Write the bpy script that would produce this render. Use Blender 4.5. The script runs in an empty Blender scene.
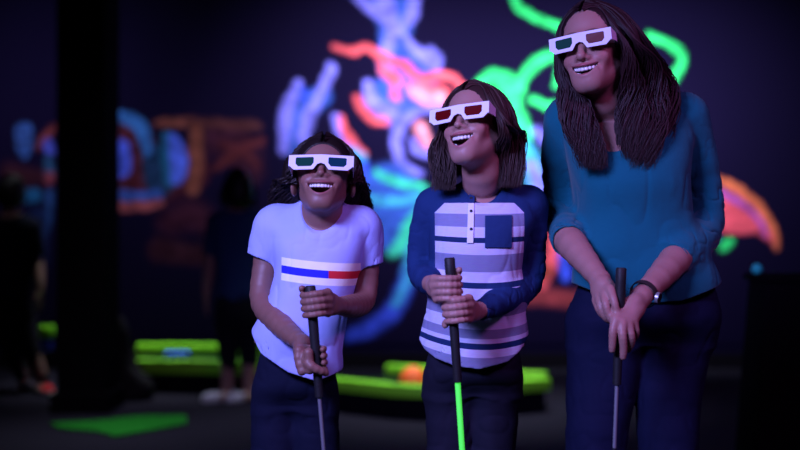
import bpy, bmesh, math, random
import numpy as np
from mathutils import Vector, Matrix
SC = bpy.context.scene
COL = SC.collection
F32 = np.float32
FPX = 1111.11      # 50 mm lens on a 36 mm sensor, 800 px wide
CAM_H = 1.11

def at(px, py, Y):
    """the point at distance Y from the camera plane that the photo shows at (px, py)"""
    return np.array([(px - 400.0) * Y / FPX, Y, CAM_H - (py - 225.0) * Y / FPX])

# ------------------------------------------------------------------ object helpers
def link(o, parent=None):
    COL.objects.link(o)
    if parent is not None:
        o.parent = parent
    return o

def tag(o, label=None, cat=None, group=None, kind=None):
    if label: o['label'] = label
    if cat: o['category'] = cat
    if group: o['group'] = group
    if kind: o['kind'] = kind
    return o

def empty(name, loc=(0, 0, 0), rz=0.0):
    o = bpy.data.objects.new(name, None)
    o.location = [float(v) for v in loc]; o.rotation_euler = (0, 0, rz)
    o.empty_display_size = 0.05
    COL.objects.link(o)
    return o

def mesh_np(name, V, Fq, mat, parent=None, smooth=True, attrs=None, world=True, mats=None, midx=None):
    """V (n,3) world coordinates; Fq list/array of faces. Origin moved to the parent's location."""
    V = np.asarray(V, dtype=np.float64)
    off = np.zeros(3)
    if parent is not None and world:
        off = np.array(parent.matrix_basis.translation)
        q = parent
        while q.parent is not None:
            q = q.parent; off = off + np.array(q.matrix_basis.translation)
    me = bpy.data.meshes.new(name)
    if isinstance(Fq, np.ndarray):
        nf, w = Fq.shape
        me.vertices.add(len(V)); me.vertices.foreach_set('co', (V - off).astype(F32).ravel())
        me.loops.add(nf * w); me.loops.foreach_set('vertex_index', Fq.astype(np.int32).ravel())
        me.polygons.add(nf); me.polygons.foreach_set('loop_start', np.arange(0, nf * w, w, dtype=np.int32))
        me.update(calc_edges=True)
    else:
        me.from_pydata((V - off).tolist(), [], [list(f) for f in Fq])
    me.polygons.foreach_set('use_smooth', [smooth] * len(me.polygons))
    if attrs:
        for k, (typ, dat) in attrs.items():
            a = me.attributes.new(k, typ, 'POINT')
            if typ == 'FLOAT_COLOR':
                d = np.ones((len(V), 4), F32); d[:, :3] = dat; a.data.foreach_set('color', d.ravel())
            elif typ == 'FLOAT_VECTOR':
                a.data.foreach_set('vector', np.asarray(dat, F32).ravel())
            else:
                a.data.foreach_set('value', np.asarray(dat, F32).ravel())
    if mats:
        for m in mats: me.materials.append(m)
        if midx is not None: me.polygons.foreach_set('material_index', np.asarray(midx, np.int32))
    elif mat is not None:
        me.materials.append(mat)
    me.update()
    o = bpy.data.objects.new(name, me)
    COL.objects.link(o)
    if parent is not None: o.parent = parent
    return o

class MB:
    """collects simple shapes into one mesh"""
    def __init__(s): s.V = []; s.F = []; s.n = 0; s.M = []
    def add(s, V, F, m=0):
        V = np.asarray(V, float); s.V.append(V)
        s.F += [[i + s.n for i in f] for f in F]; s.M += [m] * len(F); s.n += len(V)
    def tube(s, pts, rads, n=10, cap=True, m=0, flat=1.0, up=None):
        pts = np.asarray(pts, float); k = len(pts); rads = np.broadcast_to(np.asarray(rads, float), (k,))
        tg = np.gradient(pts, axis=0); tg /= np.linalg.norm(tg, axis=1)[:, None] + 1e-12
        u = np.array([0., 0, 1]) if up is None else np.asarray(up, float)
        if abs(tg[0] @ u) > .95 * np.linalg.norm(u): u = np.array([1., 0, 0])
        V = []; a = np.arange(n) * 2 * math.pi / n
        for i in range(k):
            v = np.cross(tg[i], u); v /= np.linalg.norm(v) + 1e-12
            w = np.cross(v, tg[i]); u = w
            V.append(pts[i] + rads[i] * (np.cos(a)[:, None] * v + flat * np.sin(a)[:, None] * w))
        V = np.concatenate(V); F = []
        for i in range(k - 1):
            for j in range(n):
                F.append([i * n + j, i * n + (j + 1) % n, (i + 1) * n + (j + 1) % n, (i + 1) * n + j])
        if cap:
            F.append(list(range(n))[::-1]); F.append([(k - 1) * n + j for j in range(n)])
        s.add(V, F, m)
    def box(s, c, h, R=None, m=0):
        c = np.asarray(c, float); h = np.asarray(h, float)
        V = np.array([[x, y, z] for x in (-1, 1) for y in (-1, 1) for z in (-1, 1)]) * h
        if R is not None: V = V @ np.asarray(R).T
        s.add(V + c, [[0, 1, 3, 2], [4, 6, 7, 5], [0, 4, 5, 1], [2, 3, 7, 6], [0, 2, 6, 4], [1, 5, 7, 3]], m)
    def ell(s, c, r, R=None, nu=16, nv=10, m=0, p=1.0):
        th = np.linspace(0, math.pi, nv + 1); ph = np.arange(nu) * 2 * math.pi / nu
        sg = lambda v: np.sign(v) * np.abs(v) ** p
        V = [[sg(math.sin(t)) * sg(math.cos(q)), sg(math.sin(t)) * sg(math.sin(q)), sg(math.cos(t))] for t in th for q in ph]
        V = np.array(V) * np.asarray(r, float)
        if R is not None: V = V @ np.asarray(R).T
        F = [[i * nu + j, (i + 1) * nu + j, (i + 1) * nu + (j + 1) % nu, i * nu + (j + 1) % nu] for i in range(nv) for j in range(nu)]
        s.add(V + np.asarray(c, float), F, m)
    def prism(s, poly, origin, ux, uz, n, depth, m=0):
        """poly in 2D extruded by depth along n"""
        poly = np.asarray(poly, float); ux, uz, n, origin = [np.asarray(v, float) for v in (ux, uz, n, origin)]
        A = origin + poly[:, :1] * ux + poly[:, 1:] * uz
        B = A + n * depth; k = len(poly)
        F = [list(range(k)), [k + i for i in range(k)][::-1]]
        F += [[(i + 1) % k, i, k + i, k + (i + 1) % k] for i in range(k)]
        s.add(np.concatenate([A, B]), F, m)
    def build(s, name, mat, parent=None, smooth=True, mats=None, bevel=0, attrs=None):
        o = mesh_np(name, np.concatenate(s.V), s.F, mat, parent, smooth, mats=mats, midx=s.M if mats else None, attrs=attrs)
        me = o.data
        bm = bmesh.new(); bm.from_mesh(me)
        bmesh.ops.remove_doubles(bm, verts=bm.verts, dist=1e-6)
        bmesh.ops.recalc_face_normals(bm, faces=bm.faces)
        if bevel:
            bmesh.ops.bevel(bm, geom=[e for e in bm.edges if len(e.link_faces) == 2 and e.calc_face_angle(0) > .5], offset=bevel, segments=2, profile=.5, affect='EDGES', clamp_overlap=True)
        bm.to_mesh(me); bm.free()
        me.polygons.foreach_set('use_smooth', [smooth] * len(me.polygons))
        if smooth:
            me.set_sharp_from_angle(angle=math.radians(40))
        return o

# ------------------------------------------------------------------ implicit surfaces
def nrm(v):
    v = np.asarray(v, float); return v / (np.linalg.norm(v) + 1e-12)
def smin(a, b, k):
    h = np.maximum(k - np.abs(a - b), 0) / k
    return np.minimum(a, b) - h * h * k * .25
def smax(a, b, k): return -smin(-a, -b, k)
def ell(P, c, r, R=None):
    q = P - np.asarray(c, F32)
    if R is not None: q = q @ np.asarray(R, F32)
    r = np.asarray(r, F32)
    k0 = np.sqrt(((q / r) ** 2).sum(1)); k1 = np.sqrt(((q / (r * r)) ** 2).sum(1)) + 1e-6
    return k0 * (k0 - 1) / k1
def sph(P, c, r): return np.sqrt(((P - np.asarray(c, F32)) ** 2).sum(1)) - r
def cap(P, a, b, ra, rb, flat=None):
    a = np.asarray(a, F32); b = np.asarray(b, F32); ba = b - a
    t = np.clip(((P - a) @ ba) / float(ba @ ba + 1e-12), 0, 1)
    q = P - a - t[:, None] * ba
    if flat is not None:        # flat = (direction, factor): thinner along direction
        n, fc = flat; n = np.asarray(n, F32); q = q + ((q @ n) * (1. / fc - 1.))[:, None] * n
    return np.sqrt((q * q).sum(1)) - (ra + (rb - ra) * t)
def spl(xs, ys, n=400):
    """smooth (monotone-ish Catmull-Rom) table of ys over xs"""
    xs = np.asarray(xs, float); ys = np.asarray(ys, float)
    if ys.ndim == 1: ys = ys[:, None]
    m = np.gradient(ys, xs, axis=0)
    X = np.linspace(xs[0], xs[-1], n); i = np.clip(np.searchsorted(xs, X) - 1, 0, len(xs) - 2)
    h = (xs[i + 1] - xs[i]); t = ((X - xs[i]) / h)[:, None]; h = h[:, None]
    Y = (2 * t**3 - 3 * t**2 + 1) * ys[i] + (t**3 - 2 * t**2 + t) * h * m[i] + (-2 * t**3 + 3 * t**2) * ys[i + 1] + (t**3 - t**2) * h * m[i + 1]
    return X, Y
def spath(pts, n):
    pts = np.asarray(pts, float)
    d = np.r_[0, np.cumsum(np.linalg.norm(np.diff(pts[:, :3], axis=0), axis=1))]
    return spl(d, pts, n)[1]
_rng = np.random.RandomState(5)
_NT = _rng.rand(64, 64, 64).astype(F32)
def noise(P, sc, seed=0):
    """value noise in -1..1"""
    q = P * np.asarray(sc, F32) + F32(seed * 7.31 + 100)
    i = np.floor(q).astype(np.int32); t = q - i; t = t * t * (3 - 2 * t)
    r = 0
    for dx in (0, 1):
        for dy in (0, 1):
            for dz in (0, 1):
                w = (t[:, 0] if dx else 1 - t[:, 0]) * (t[:, 1] if dy else 1 - t[:, 1]) * (t[:, 2] if dz else 1 - t[:, 2])
                r = r + w * _NT[(i[:, 0] + dx) & 63, (i[:, 1] + dy) & 63, (i[:, 2] + dz) & 63]
    return r * 2 - 1

class SDF:
    def __init__(s): s.p = []
    def add(s, fn, c, r, k=0.0, op='u'): s.p.append((fn, np.asarray(c, float), r, k, op)); return s
    def ell(s, c, r, k=.01, R=None, op='u'): return s.add(lambda P: ell(P, c, r, R), c, max(r), k, op)
    def sph(s, c, r, k=.01, op='u'): return s.add(lambda P: sph(P, c, r), c, r, k, op)
    def cap(s, a, b, ra, rb, k=.01, flat=None, op='u'):
        a = np.asarray(a, float); b = np.asarray(b, float)
        return s.add(lambda P: cap(P, a, b, ra, rb, flat), (a + b) / 2, np.linalg.norm(b - a) / 2 + max(ra, rb), k, op)
    def chain(s, pts, k=.01, n=None, flat=None, k2=None):
        """pts rows (x,y,z,r), smooth path of capsules"""
        q = spath(pts, n) if n else np.asarray(pts, float)
        for i in range(len(q) - 1):
            s.cap(q[i, :3], q[i + 1, :3], q[i, 3], q[i + 1, 3], (k if (i == 0 or k2 is None) else k2), flat)
        return s
    def eval(s, P, c=None, rad=None):
        d = np.full(len(P), 9., F32)
        for fn, pc, pr, k, op in s.p:
            if c is not None and np.linalg.norm(pc - c) - pr > rad + k + .012: continue
            e = fn(P, d) if op == 'f' else fn(P)
            if op == 'u': d = smin(d, e, k) if k else np.minimum(d, e)
            elif op == 's': d = smax(d, -e, k) if k else np.maximum(d, -e)
            elif op == 'i': d = smax(d, e, k) if k else np.maximum(d, e)
            elif op == 'f': d = e
        return d
    def mesh(s, lo, hi, h, B=8, margin=.006):
        lo = np.asarray(lo, float); nb = np.ceil((np.asarray(hi) - lo) / (h * B)).astype(int)
        N = nb * B + 1
        G = np.full(tuple(N), 1., F32)
        bc = np.stack(np.meshgrid(*[lo[a] + (np.arange(nb[a]) + .5) * B * h for a in range(3)], indexing='ij'), -1)
        D = s.eval(bc.reshape(-1, 3).astype(F32)).reshape(nb)
        hd = B * h * .5 * 1.7321
        act = np.abs(D) < hd * 1.35 + margin
        # fill
        big = np.repeat(np.repeat(np.repeat(D, B, 0), B, 1), B, 2)
        G[:-1, :-1, :-1] = big
        ax = np.arange(B + 1)
        l = np.stack(np.meshgrid(ax, ax, ax, indexing='ij'), -1).reshape(-1, 3)
        for (i, j, k) in np.argwhere(act):
            c = bc[i, j, k]
            P = (lo + (np.array([i, j, k]) * B + l) * h).astype(F32)
            G[i*B:i*B+B+1, j*B:j*B+B+1, k*B:k*B+B+1] = s.eval(P, c, hd).reshape(B + 1, B + 1, B + 1)
        return surfnet(G, lo, h)

def surfnet(G, lo, h):
    S = G < 0
    n = S[:-1, :-1, :-1].astype(np.int8)
    for a in (0, 1):
        for b in (0, 1):
            for c in (0, 1):
                if a + b + c: n = n + S[a:S.shape[0]-1+a, b:S.shape[1]-1+b, c:S.shape[2]-1+c]
    idx = np.argwhere((n > 0) & (n < 8))
    vid = np.full(n.shape, -1, np.int32); vid[idx[:, 0], idx[:, 1], idx[:, 2]] = np.arange(len(idx))
    C = np.stack([G[idx[:, 0] + a, idx[:, 1] + b, idx[:, 2] + c] for a in (0, 1) for b in (0, 1) for c in (0, 1)], 1)
    co = np.array([[a, b, c] for a in (0, 1) for b in (0, 1) for c in (0, 1)], float)
    acc = np.zeros((len(idx), 3)); cnt = np.zeros(len(idx))
    for i in range(8):
        for j in range(i + 1, 8):
            if np.abs(co[i] - co[j]).sum() == 1:
                m = (C[:, i] < 0) != (C[:, j] < 0)
                t = np.where(m, C[:, i] / np.where(m, C[:, i] - C[:, j], 1), 0)
                acc += np.where(m[:, None], co[i] + t[:, None] * (co[j] - co[i]), 0); cnt += m
    V = lo + (idx + acc / cnt[:, None]) * h
    Q = []
    for a in range(3):
        b, c = (a + 1) % 3, (a + 2) % 3
        sl0 = [slice(None)] * 3; sl1 = [slice(None)] * 3
        sl0[a] = slice(0, -1); sl1[a] = slice(1, None)
        A0 = S[tuple(sl0)]; A1 = S[tuple(sl1)]
        e = np.argwhere(A0 != A1)
        e = e[(e[:, b] > 0) & (e[:, c] > 0) & (e[:, b] < n.shape[b]) & (e[:, c] < n.shape[c])]
        ins = A0[e[:, 0], e[:, 1], e[:, 2]]
        eb = np.zeros(3, int); eb[b] = 1; ec = np.zeros(3, int); ec[c] = 1
        g = lambda q: vid[q[:, 0], q[:, 1], q[:, 2]]
        q = np.stack([g(e - eb - ec), g(e - ec), g(e), g(e - eb)], 1)
        q[~ins] = q[~ins][:, ::-1]
        Q.append(q)
    Q = np.concatenate(Q); Q = Q[(Q >= 0).all(1)]
    # one light relaxation to even the net out
    return V, Q

def keep_largest(V, Q, minfrac=.02):
    par = np.arange(len(V))
    # label propagation by repeated minima
    lab = np.arange(len(V))
    while True:
        m = lab[Q].min(1); new = lab.copy()
        for j in range(4): np.minimum.at(new, Q[:, j], m)
        new = new[new]
        if (new == lab).all(): break
        lab = new
    u, inv, cn = np.unique(lab, return_inverse=True, return_counts=True)
    ok = cn[inv] >= minfrac * cn.max()
    mp = np.cumsum(ok) - 1
    Q = Q[ok[Q].all(1)]
    return V[ok], mp[Q]
# ------------------------------------------------------------------ heads
def frame(origin, yaw, pitch, roll, s):
    """local axes: x = picture right, -y = out of the face, z = up; angles in degrees.
    yaw > 0 turns the face to the picture's left, pitch > 0 lifts it, roll > 0 leans the crown to the picture's right"""
    R = Matrix.Rotation(math.radians(-yaw), 3, 'Z') @ Matrix.Rotation(math.radians(roll), 3, 'Y') @ Matrix.Rotation(math.radians(-pitch), 3, 'X')
    return dict(o=np.asarray(origin, float), R=np.array(R), s=s)
def toL(fr, P): return ((P - fr['o'].astype(F32)) @ fr['R'].astype(F32)) / F32(fr['s'])
def toW(fr, P): return fr['o'] + (np.asarray(P, float) * fr['s']) @ fr['R'].T

def mouth_z(u, o):
    zt = o['mz'] + .0085 * u * u
    zb = o['mz'] - o['mo'] * (1 - u * u) ** .8 + .0085 * u * u
    return zt, zb
def lip_pts(o):
    w = o['mw']; T = []; Bt = []
    for u in np.linspace(0, 1, 6):
        zt, zb = mouth_z(u, o)
        y = -(.0925 - .021 * u * u)
        T.append((u * w, y - .0005, zt + .0025)); Bt.append((u * w, y + .003 * (1 - u), zb - .0025))
    return np.array(T), np.array(Bt)

def head_sdf(p, o):
    p = np.stack([p[:, 0], p[:, 1], np.where(p[:, 2] < 0, p[:, 2] / o.get('lf', 1.), p[:, 2])], 1).astype(F32)
    x, y, z = p[:, 0], p[:, 1], p[:, 2]; ax = np.abs(x)
    q = np.stack([ax, y, z], 1)
    jw = o.get('jaw', 1.0); ch = o['mz'] - o['mo'] - .020
    d = ell(p, (0, .014, .034), (.074, .092, .079))
    d = smin(d, ell(p, (0, -.020, -.010), (.061 * jw, .064, .074)), .025)
    d = smin(d, ell(p, (0, -.028, -.068), (.047 * jw, .052, .044)), .03)
    d = smin(d, cap(q, (.050 * jw, .006, -.045), (.014, -.064, ch), .012, .012), .035)
    d = smin(d, ell(p, (0, -.070, ch), (.017, .014, .014)), .022)
    d = smin(d, ell(q, (.037 * jw, -.064, -.036), (.021, .017, .018)), .022)
    d = smin(d, cap(q, (.006, -.084, .016), (.046, -.070, .018), .007, .006), .018)
    d = smin(d, ell(p, (0, -.068, o['mz'] - .010), (.034, .023, .026 + o['mo'] * .35)), .022)
    d = smin(d, ell(p, (0, -.038, .045), (.052, .038, .044)), .015)
    # eyes
    d = smax(d, -ell(q, (.031, -.096, .000), (.018, .015, .012)), .014)
    d = smin(d, sph(q, (.031, -.0655, .000), .0140), .004)
    d = smax(d, -cap(q, (.021, -.0785, -.001), (.031, -.0815, .0015), .0012, .0014), .003)
    d = smax(d, -cap(q, (.031, -.0815, .0015), (.041, -.0765, -.001), .0014, .0012), .003)
    # nose
    nl = o.get('nl', .036); ns = o.get('ns', 0.)
    d = smin(d, cap(p, (0, -.080, .010), (0, -.1015 + ns, -nl + .002), .0065, .0092 - ns * .3), .014)
    d = smin(d, sph(p, (0, -.1025 + ns, -nl - .001), .0092 - ns * .3), .006)
    d = smin(d, ell(q, (.0125 * o.get('nw', 1), -.092 + ns * .6, -nl - .003), (.0085, .0095, .0075)), .006)
    d = smax(d, -ell(q, (.0068, -.099, -nl - .0105), (.0034, .0045, .0035)), .003)
    # laugh lines
    A, B_, C_ = (.017, -.0975, -nl), (.0365, -.0845, -.057), (.0425, -.079, -.078)
    d = smax(d, -cap(q, A, B_, .0026, .0040), .010)
    d = smax(d, -cap(q, B_, C_, .0040, .0), .010)
    # mouth
    T, Bt = lip_pts(o)
    lt = np.full(len(p), 9., F32); lb = lt.copy()
    for i in range(5):
        lt = np.minimum(lt, cap(q, T[i], T[i + 1], .0046 - .0004 * i, .0046 - .0004 * (i + 1)))
        lb = np.minimum(lb, cap(q, Bt[i], Bt[i + 1], .0056 - .0006 * i, .0056 - .0006 * (i + 1)))
    d = smin(d, lt, .006); d = smin(d, lb, .006)
    u = np.clip(ax / o['mw'], 0, 1); zt, zb = mouth_z(u, o)
    car = np.maximum(np.maximum(z - zt, zb - z), ax - o['mw'])
    car = np.maximum(car, y + .040)
    d = smax(d, -car, .003)
    # ears
    Re = np.array(Matrix.Rotation(math.radians(12), 3, 'X') @ Matrix.Rotation(math.radians(18), 3, 'Z'))
    d = smin(d, ell(q, (.076, .014, -.010), (.0075, .019, .030), Re), .006)
    d = smax(d, -ell(q, (.083, .009, -.006), (.005, .010, .017), Re), .004)
    return d

def head_col(p, o, skin, lip, brow):
    x, y = p[:, 0], p[:, 1]; z = np.where(p[:, 2] < 0, p[:, 2] / o.get('lf', 1.), p[:, 2]); ax = np.abs(x); q = np.stack([ax, y, z], 1).astype(F32)
    c = np.tile(np.asarray(skin, F32), (len(p), 1))
    def mixc(c, col, w): w = np.clip(w, 0, 1)[:, None]; return c * (1 - w) + np.asarray(col, F32) * w
    w = np.exp(-(((ax - .038) / .018) ** 2 + ((z + .036) / .016) ** 2)) * (y < -.03)
    c = mixc(c, np.array(skin) * (1.0, .72, .74), .45 * w)
    # brows
    e = np.minimum(cap(q, (.012, -.086, .019), (.030, -.083, .0245), .0026, .0030), cap(q, (.030, -.083, .0245), (.047, -.070, .019), .0030, .0012))
    c = mixc(c, brow, np.where(y < -.05, (.0012 - np.abs(z * 0) - np.maximum(e - .004, 0)) / .0015, 0) * .8)
    # lash line
    e = np.minimum(cap(q, (.021, -.0785, -.001), (.031, -.0815, .0015), .0012, .0014), cap(q, (.031, -.0815, .0015), (.041, -.0765, -.001), .0014, .0012))
    c = mixc(c, (.02, .012, .01), (.0022 - e) / .0012)
    T, Bt = lip_pts(o); l = np.full(len(p), 9., F32)
    for i in range(5):
        l = np.minimum(l, cap(q, T[i], T[i + 1], .0042 - .0004 * i, .0038 - .0004 * i))
        l = np.minimum(l, cap(q, Bt[i], Bt[i + 1], .0052 - .0006 * i, .0046 - .0006 * i))
    c = mixc(c, lip, (.0022 - l) / .0015)
    u = np.clip(ax / o['mw'], 0, 1); zt, zb = mouth_z(u, o)
    ins = (z < zt + .001) & (z > zb - .001) & (ax < o['mw']) & (y > -.0885 + .021 * u * u) & (y < -.03)
    c = mixc(c, (.09, .012, .015), ins.astype(F32))
    return c

def teeth_mesh(fr, o, mb, m):
    """rows of teeth and the tongue, added to the figure's own mesh"""
    for row in (0, 1):
        xs = np.array([-.026, -.0205, -.0143, -.0078 if not row else -.0075, 0, .0078, .0143, .0205, .026])
        n = 8; ed = np.array([-.0265, -.0212, -.0152, -.0086, 0, .0086, .0152, .0212, .0265]) * (o['mw'] / .029) * (.93 if row == 0 else .78)
        for i in range(n):
            xc = (ed[i] + ed[i + 1]) / 2; wd = (ed[i + 1] - ed[i]) / 2 * 1.06
            u = min(abs(xc) / o['mw'], 1); zt, zb = mouth_z(u, o)
            yy = -(.0855 - .024 * u * u - (.007 if row else 0)); hh = (.0052 if row == 0 else .0046) - .0014 * u
            zc = zt - hh * .78 if row == 0 else zb - hh * .25
            if row == 0 and 2 * hh > zt - zb: pass
            sl = .048 * xc / o['mw'] / o['mw'] * .021 * 0
            ang = math.atan2(2 * .024 * xc / o['mw'] ** 2, 1)
            Rm = np.array(Matrix.Rotation(ang, 3, 'Z'))
            V = MB(); V.ell((xc, yy, zc), (wd, .0032, hh), Rm, 12, 8, p=.55)
            mb.add(toW(fr, V.V[0] * (1, 1, o.get('lf', 1.))), V.F, m)
    V = MB(); V.ell((0, -.062, o['mz'] - o['mo'] * .86), (.019, .020, .0065), None, 16, 10)
    mb.add(toW(fr, V.V[0] * (1, 1, o.get('lf', 1.))), V.F, m + 1)
# ------------------------------------------------------------------ materials
def new_mat(name):
    m = bpy.data.materials.new(name); m.use_nodes = True
    return m, m.node_tree, m.node_tree.nodes['Principled BSDF']
def nd(nt, typ, **kw):
    n = nt.nodes.new(typ)
    for k, v in kw.items(): setattr(n, k, v)
    return n
def plain(name, col, rough=.6, metal=0, spec=.3, bump=0, bscale=60, emit=None, estr=0, var=0.0, stretch=(1, 1, 1)):
    m, nt, b = new_mat(name)
    b.inputs['Base Color'].default_value = (*col, 1); b.inputs['Roughness'].default_value = rough
    b.inputs['Metallic'].default_value = metal; b.inputs['Specular IOR Level'].default_value = spec
    tc = nd(nt, 'ShaderNodeTexCoord'); mp = nd(nt, 'ShaderNodeMapping'); mp.inputs['Scale'].default_value = stretch
    nt.links.new(tc.outputs['Object'], mp.inputs['Vector'])
    nz = nd(nt, 'ShaderNodeTexNoise'); nz.inputs['Scale'].default_value = bscale; nz.inputs['Detail'].default_value = 4
    nt.links.new(mp.outputs['Vector'], nz.inputs['Vector'])
    if var:
        mx = nd(nt, 'ShaderNodeMix', data_type='RGBA'); mx.inputs['A'].default_value = (*[c * (1 - var) for c in col], 1)
        mx.inputs['B'].default_value = (*[min(1, c * (1 + var)) for c in col], 1)
        nt.links.new(nz.outputs['Fac'], mx.inputs['Factor']); nt.links.new(mx.outputs['Result'], b.inputs['Base Color'])
    if bump:
        bp = nd(nt, 'ShaderNodeBump'); bp.inputs['Strength'].default_value = bump; bp.inputs['Distance'].default_value = .002
        nt.links.new(nz.outputs['Fac'], bp.inputs['Height']); nt.links.new(bp.outputs['Normal'], b.inputs['Normal'])
    if emit:
        b.inputs['Emission Color'].default_value = (*emit, 1); b.inputs['Emission Strength'].default_value = estr
    return m
def skin_mat(name):
    m, nt, b = new_mat(name)
    a = nd(nt, 'ShaderNodeAttribute', attribute_name='Col'); nt.links.new(a.outputs['Color'], b.inputs['Base Color'])
    b.inputs['Roughness'].default_value = .47; b.inputs['Specular IOR Level'].default_value = .4
    b.inputs['Subsurface Weight'].default_value = .12; b.inputs['Subsurface Radius'].default_value = (.012, .004, .002); b.inputs['Subsurface Scale'].default_value = 1
    nz = nd(nt, 'ShaderNodeTexNoise'); nz.inputs['Scale'].default_value = 350
    bp = nd(nt, 'ShaderNodeBump'); bp.inputs['Strength'].default_value = .12; bp.inputs['Distance'].default_value = .001
    nt.links.new(nz.outputs['Fac'], bp.inputs['Height']); nt.links.new(bp.outputs['Normal'], b.inputs['Normal'])
    return m
def knit_bump(nt, b, scale=420, strength=.25):
    tc = nd(nt, 'ShaderNodeTexCoord')
    w = nd(nt, 'ShaderNodeTexWave', wave_type='BANDS', bands_direction='X'); w.inputs['Scale'].default_value = scale
    w.inputs['Distortion'].default_value = 1.0
    nz = nd(nt, 'ShaderNodeTexNoise'); nz.inputs['Scale'].default_value = 90; nz.inputs['Detail'].default_value = 5
    nt.links.new(tc.outputs['Object'], w.inputs['Vector']); nt.links.new(tc.outputs['Object'], nz.inputs['Vector'])
    ad = nd(nt, 'ShaderNodeMath', operation='MULTIPLY_ADD'); ad.inputs[1].default_value = .25
    nt.links.new(w.outputs['Fac'], ad.inputs[0]); nt.links.new(nz.outputs['Fac'], ad.inputs[2])
    bp = nd(nt, 'ShaderNodeBump'); bp.inputs['Strength'].default_value = strength; bp.inputs['Distance'].default_value = .0015
    nt.links.new(ad.outputs[0], bp.inputs['Height']); nt.links.new(bp.outputs['Normal'], b.inputs['Normal'])
    return nz
def fabric(name, col, rough=.85, strength=.25, scale=420, var=.12, sheen=.0):
    m, nt, b = new_mat(name)
    b.inputs['Roughness'].default_value = rough; b.inputs['Specular IOR Level'].default_value = .15
    b.inputs['Sheen Weight'].default_value = sheen
    nz = knit_bump(nt, b, scale, strength)
    mx = nd(nt, 'ShaderNodeMix', data_type='RGBA'); mx.inputs['A'].default_value = (*[c * (1 - var) for c in col], 1)
    mx.inputs['B'].default_value = (*[min(1, c * (1 + var)) for c in col], 1)
    nt.links.new(nz.outputs['Fac'], mx.inputs['Factor']); nt.links.new(mx.outputs['Result'], b.inputs['Base Color'])
    return m
def ramp(nt, stops, interp='CONSTANT'):
    r = nd(nt, 'ShaderNodeValToRGB'); cr = r.color_ramp; cr.interpolation = interp
    while len(cr.elements) > 1: cr.elements.remove(cr.elements[-1])
    cr.elements[0].position = stops[0][0]; cr.elements[0].color = (*stops[0][1], 1)
    for p, c in stops[1:]:
        e = cr.elements.new(p); e.color = (*c, 1)
    return r
def hair_mat(name, col, col2, rough=.38):
    m, nt, b = new_mat(name)
    a = nd(nt, 'ShaderNodeAttribute', attribute_name='Col')
    nt.links.new(a.outputs['Color'], b.inputs['Base Color'])
    b.inputs['Roughness'].default_value = rough + .1; b.inputs['Specular IOR Level'].default_value = .32
    return m
# ------------------------------------------------------------------ body building blocks
def rows_loft(rows):
    """rows: (py, x_left, x_right, Y, half depth) read off the photo -> table over z of cx, cy, a, b"""
    R = []
    for py, xl, xr, Y, b in rows:
        c = at((xl + xr) / 2., py, Y); R.append((c[2], c[0], c[1], (xr - xl) / 2. * Y / FPX, b))
    R = sorted(R); R = np.array(R)
    return spl(R[:, 0], R[:, 1:], 300)
def loft_sdf(P, L, grow=0.0, p=2.3, caps=True):
    X, Yv = L
    z = np.clip(P[:, 2], X[0], X[-1])
    t = (z - X[0]) / (X[-1] - X[0]) * (len(X) - 1); i = np.minimum(t.astype(int), len(X) - 2); f = (t - i)[:, None]
    v = Yv[i] * (1 - f) + Yv[i + 1] * f
    a = v[:, 2] + grow; b = v[:, 3] + grow
    qx = np.abs((P[:, 0] - v[:, 0]) / a) + 1e-5; qy = np.abs((P[:, 1] - v[:, 1]) / b) + 1e-5
    k0 = (qx ** p + qy ** p) ** (1 / p)
    g = np.sqrt((qx ** (p - 1) / a) ** 2 + (qy ** (p - 1) / b) ** 2) * k0 ** (1 - p)
    d = (k0 - 1) / np.maximum(g, 1e-3)
    if caps:
        d = np.maximum(d, np.maximum(X[0] - P[:, 2], P[:, 2] - X[-1]))
    return d.astype(F32)
def loft_bound(L):
    X, Y = L
    c = np.array([Y[:, 0].mean(), Y[:, 1].mean(), (X[0] + X[-1]) / 2])
    return c, (X[-1] - X[0]) / 2 + Y[:, 2].max()

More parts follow.
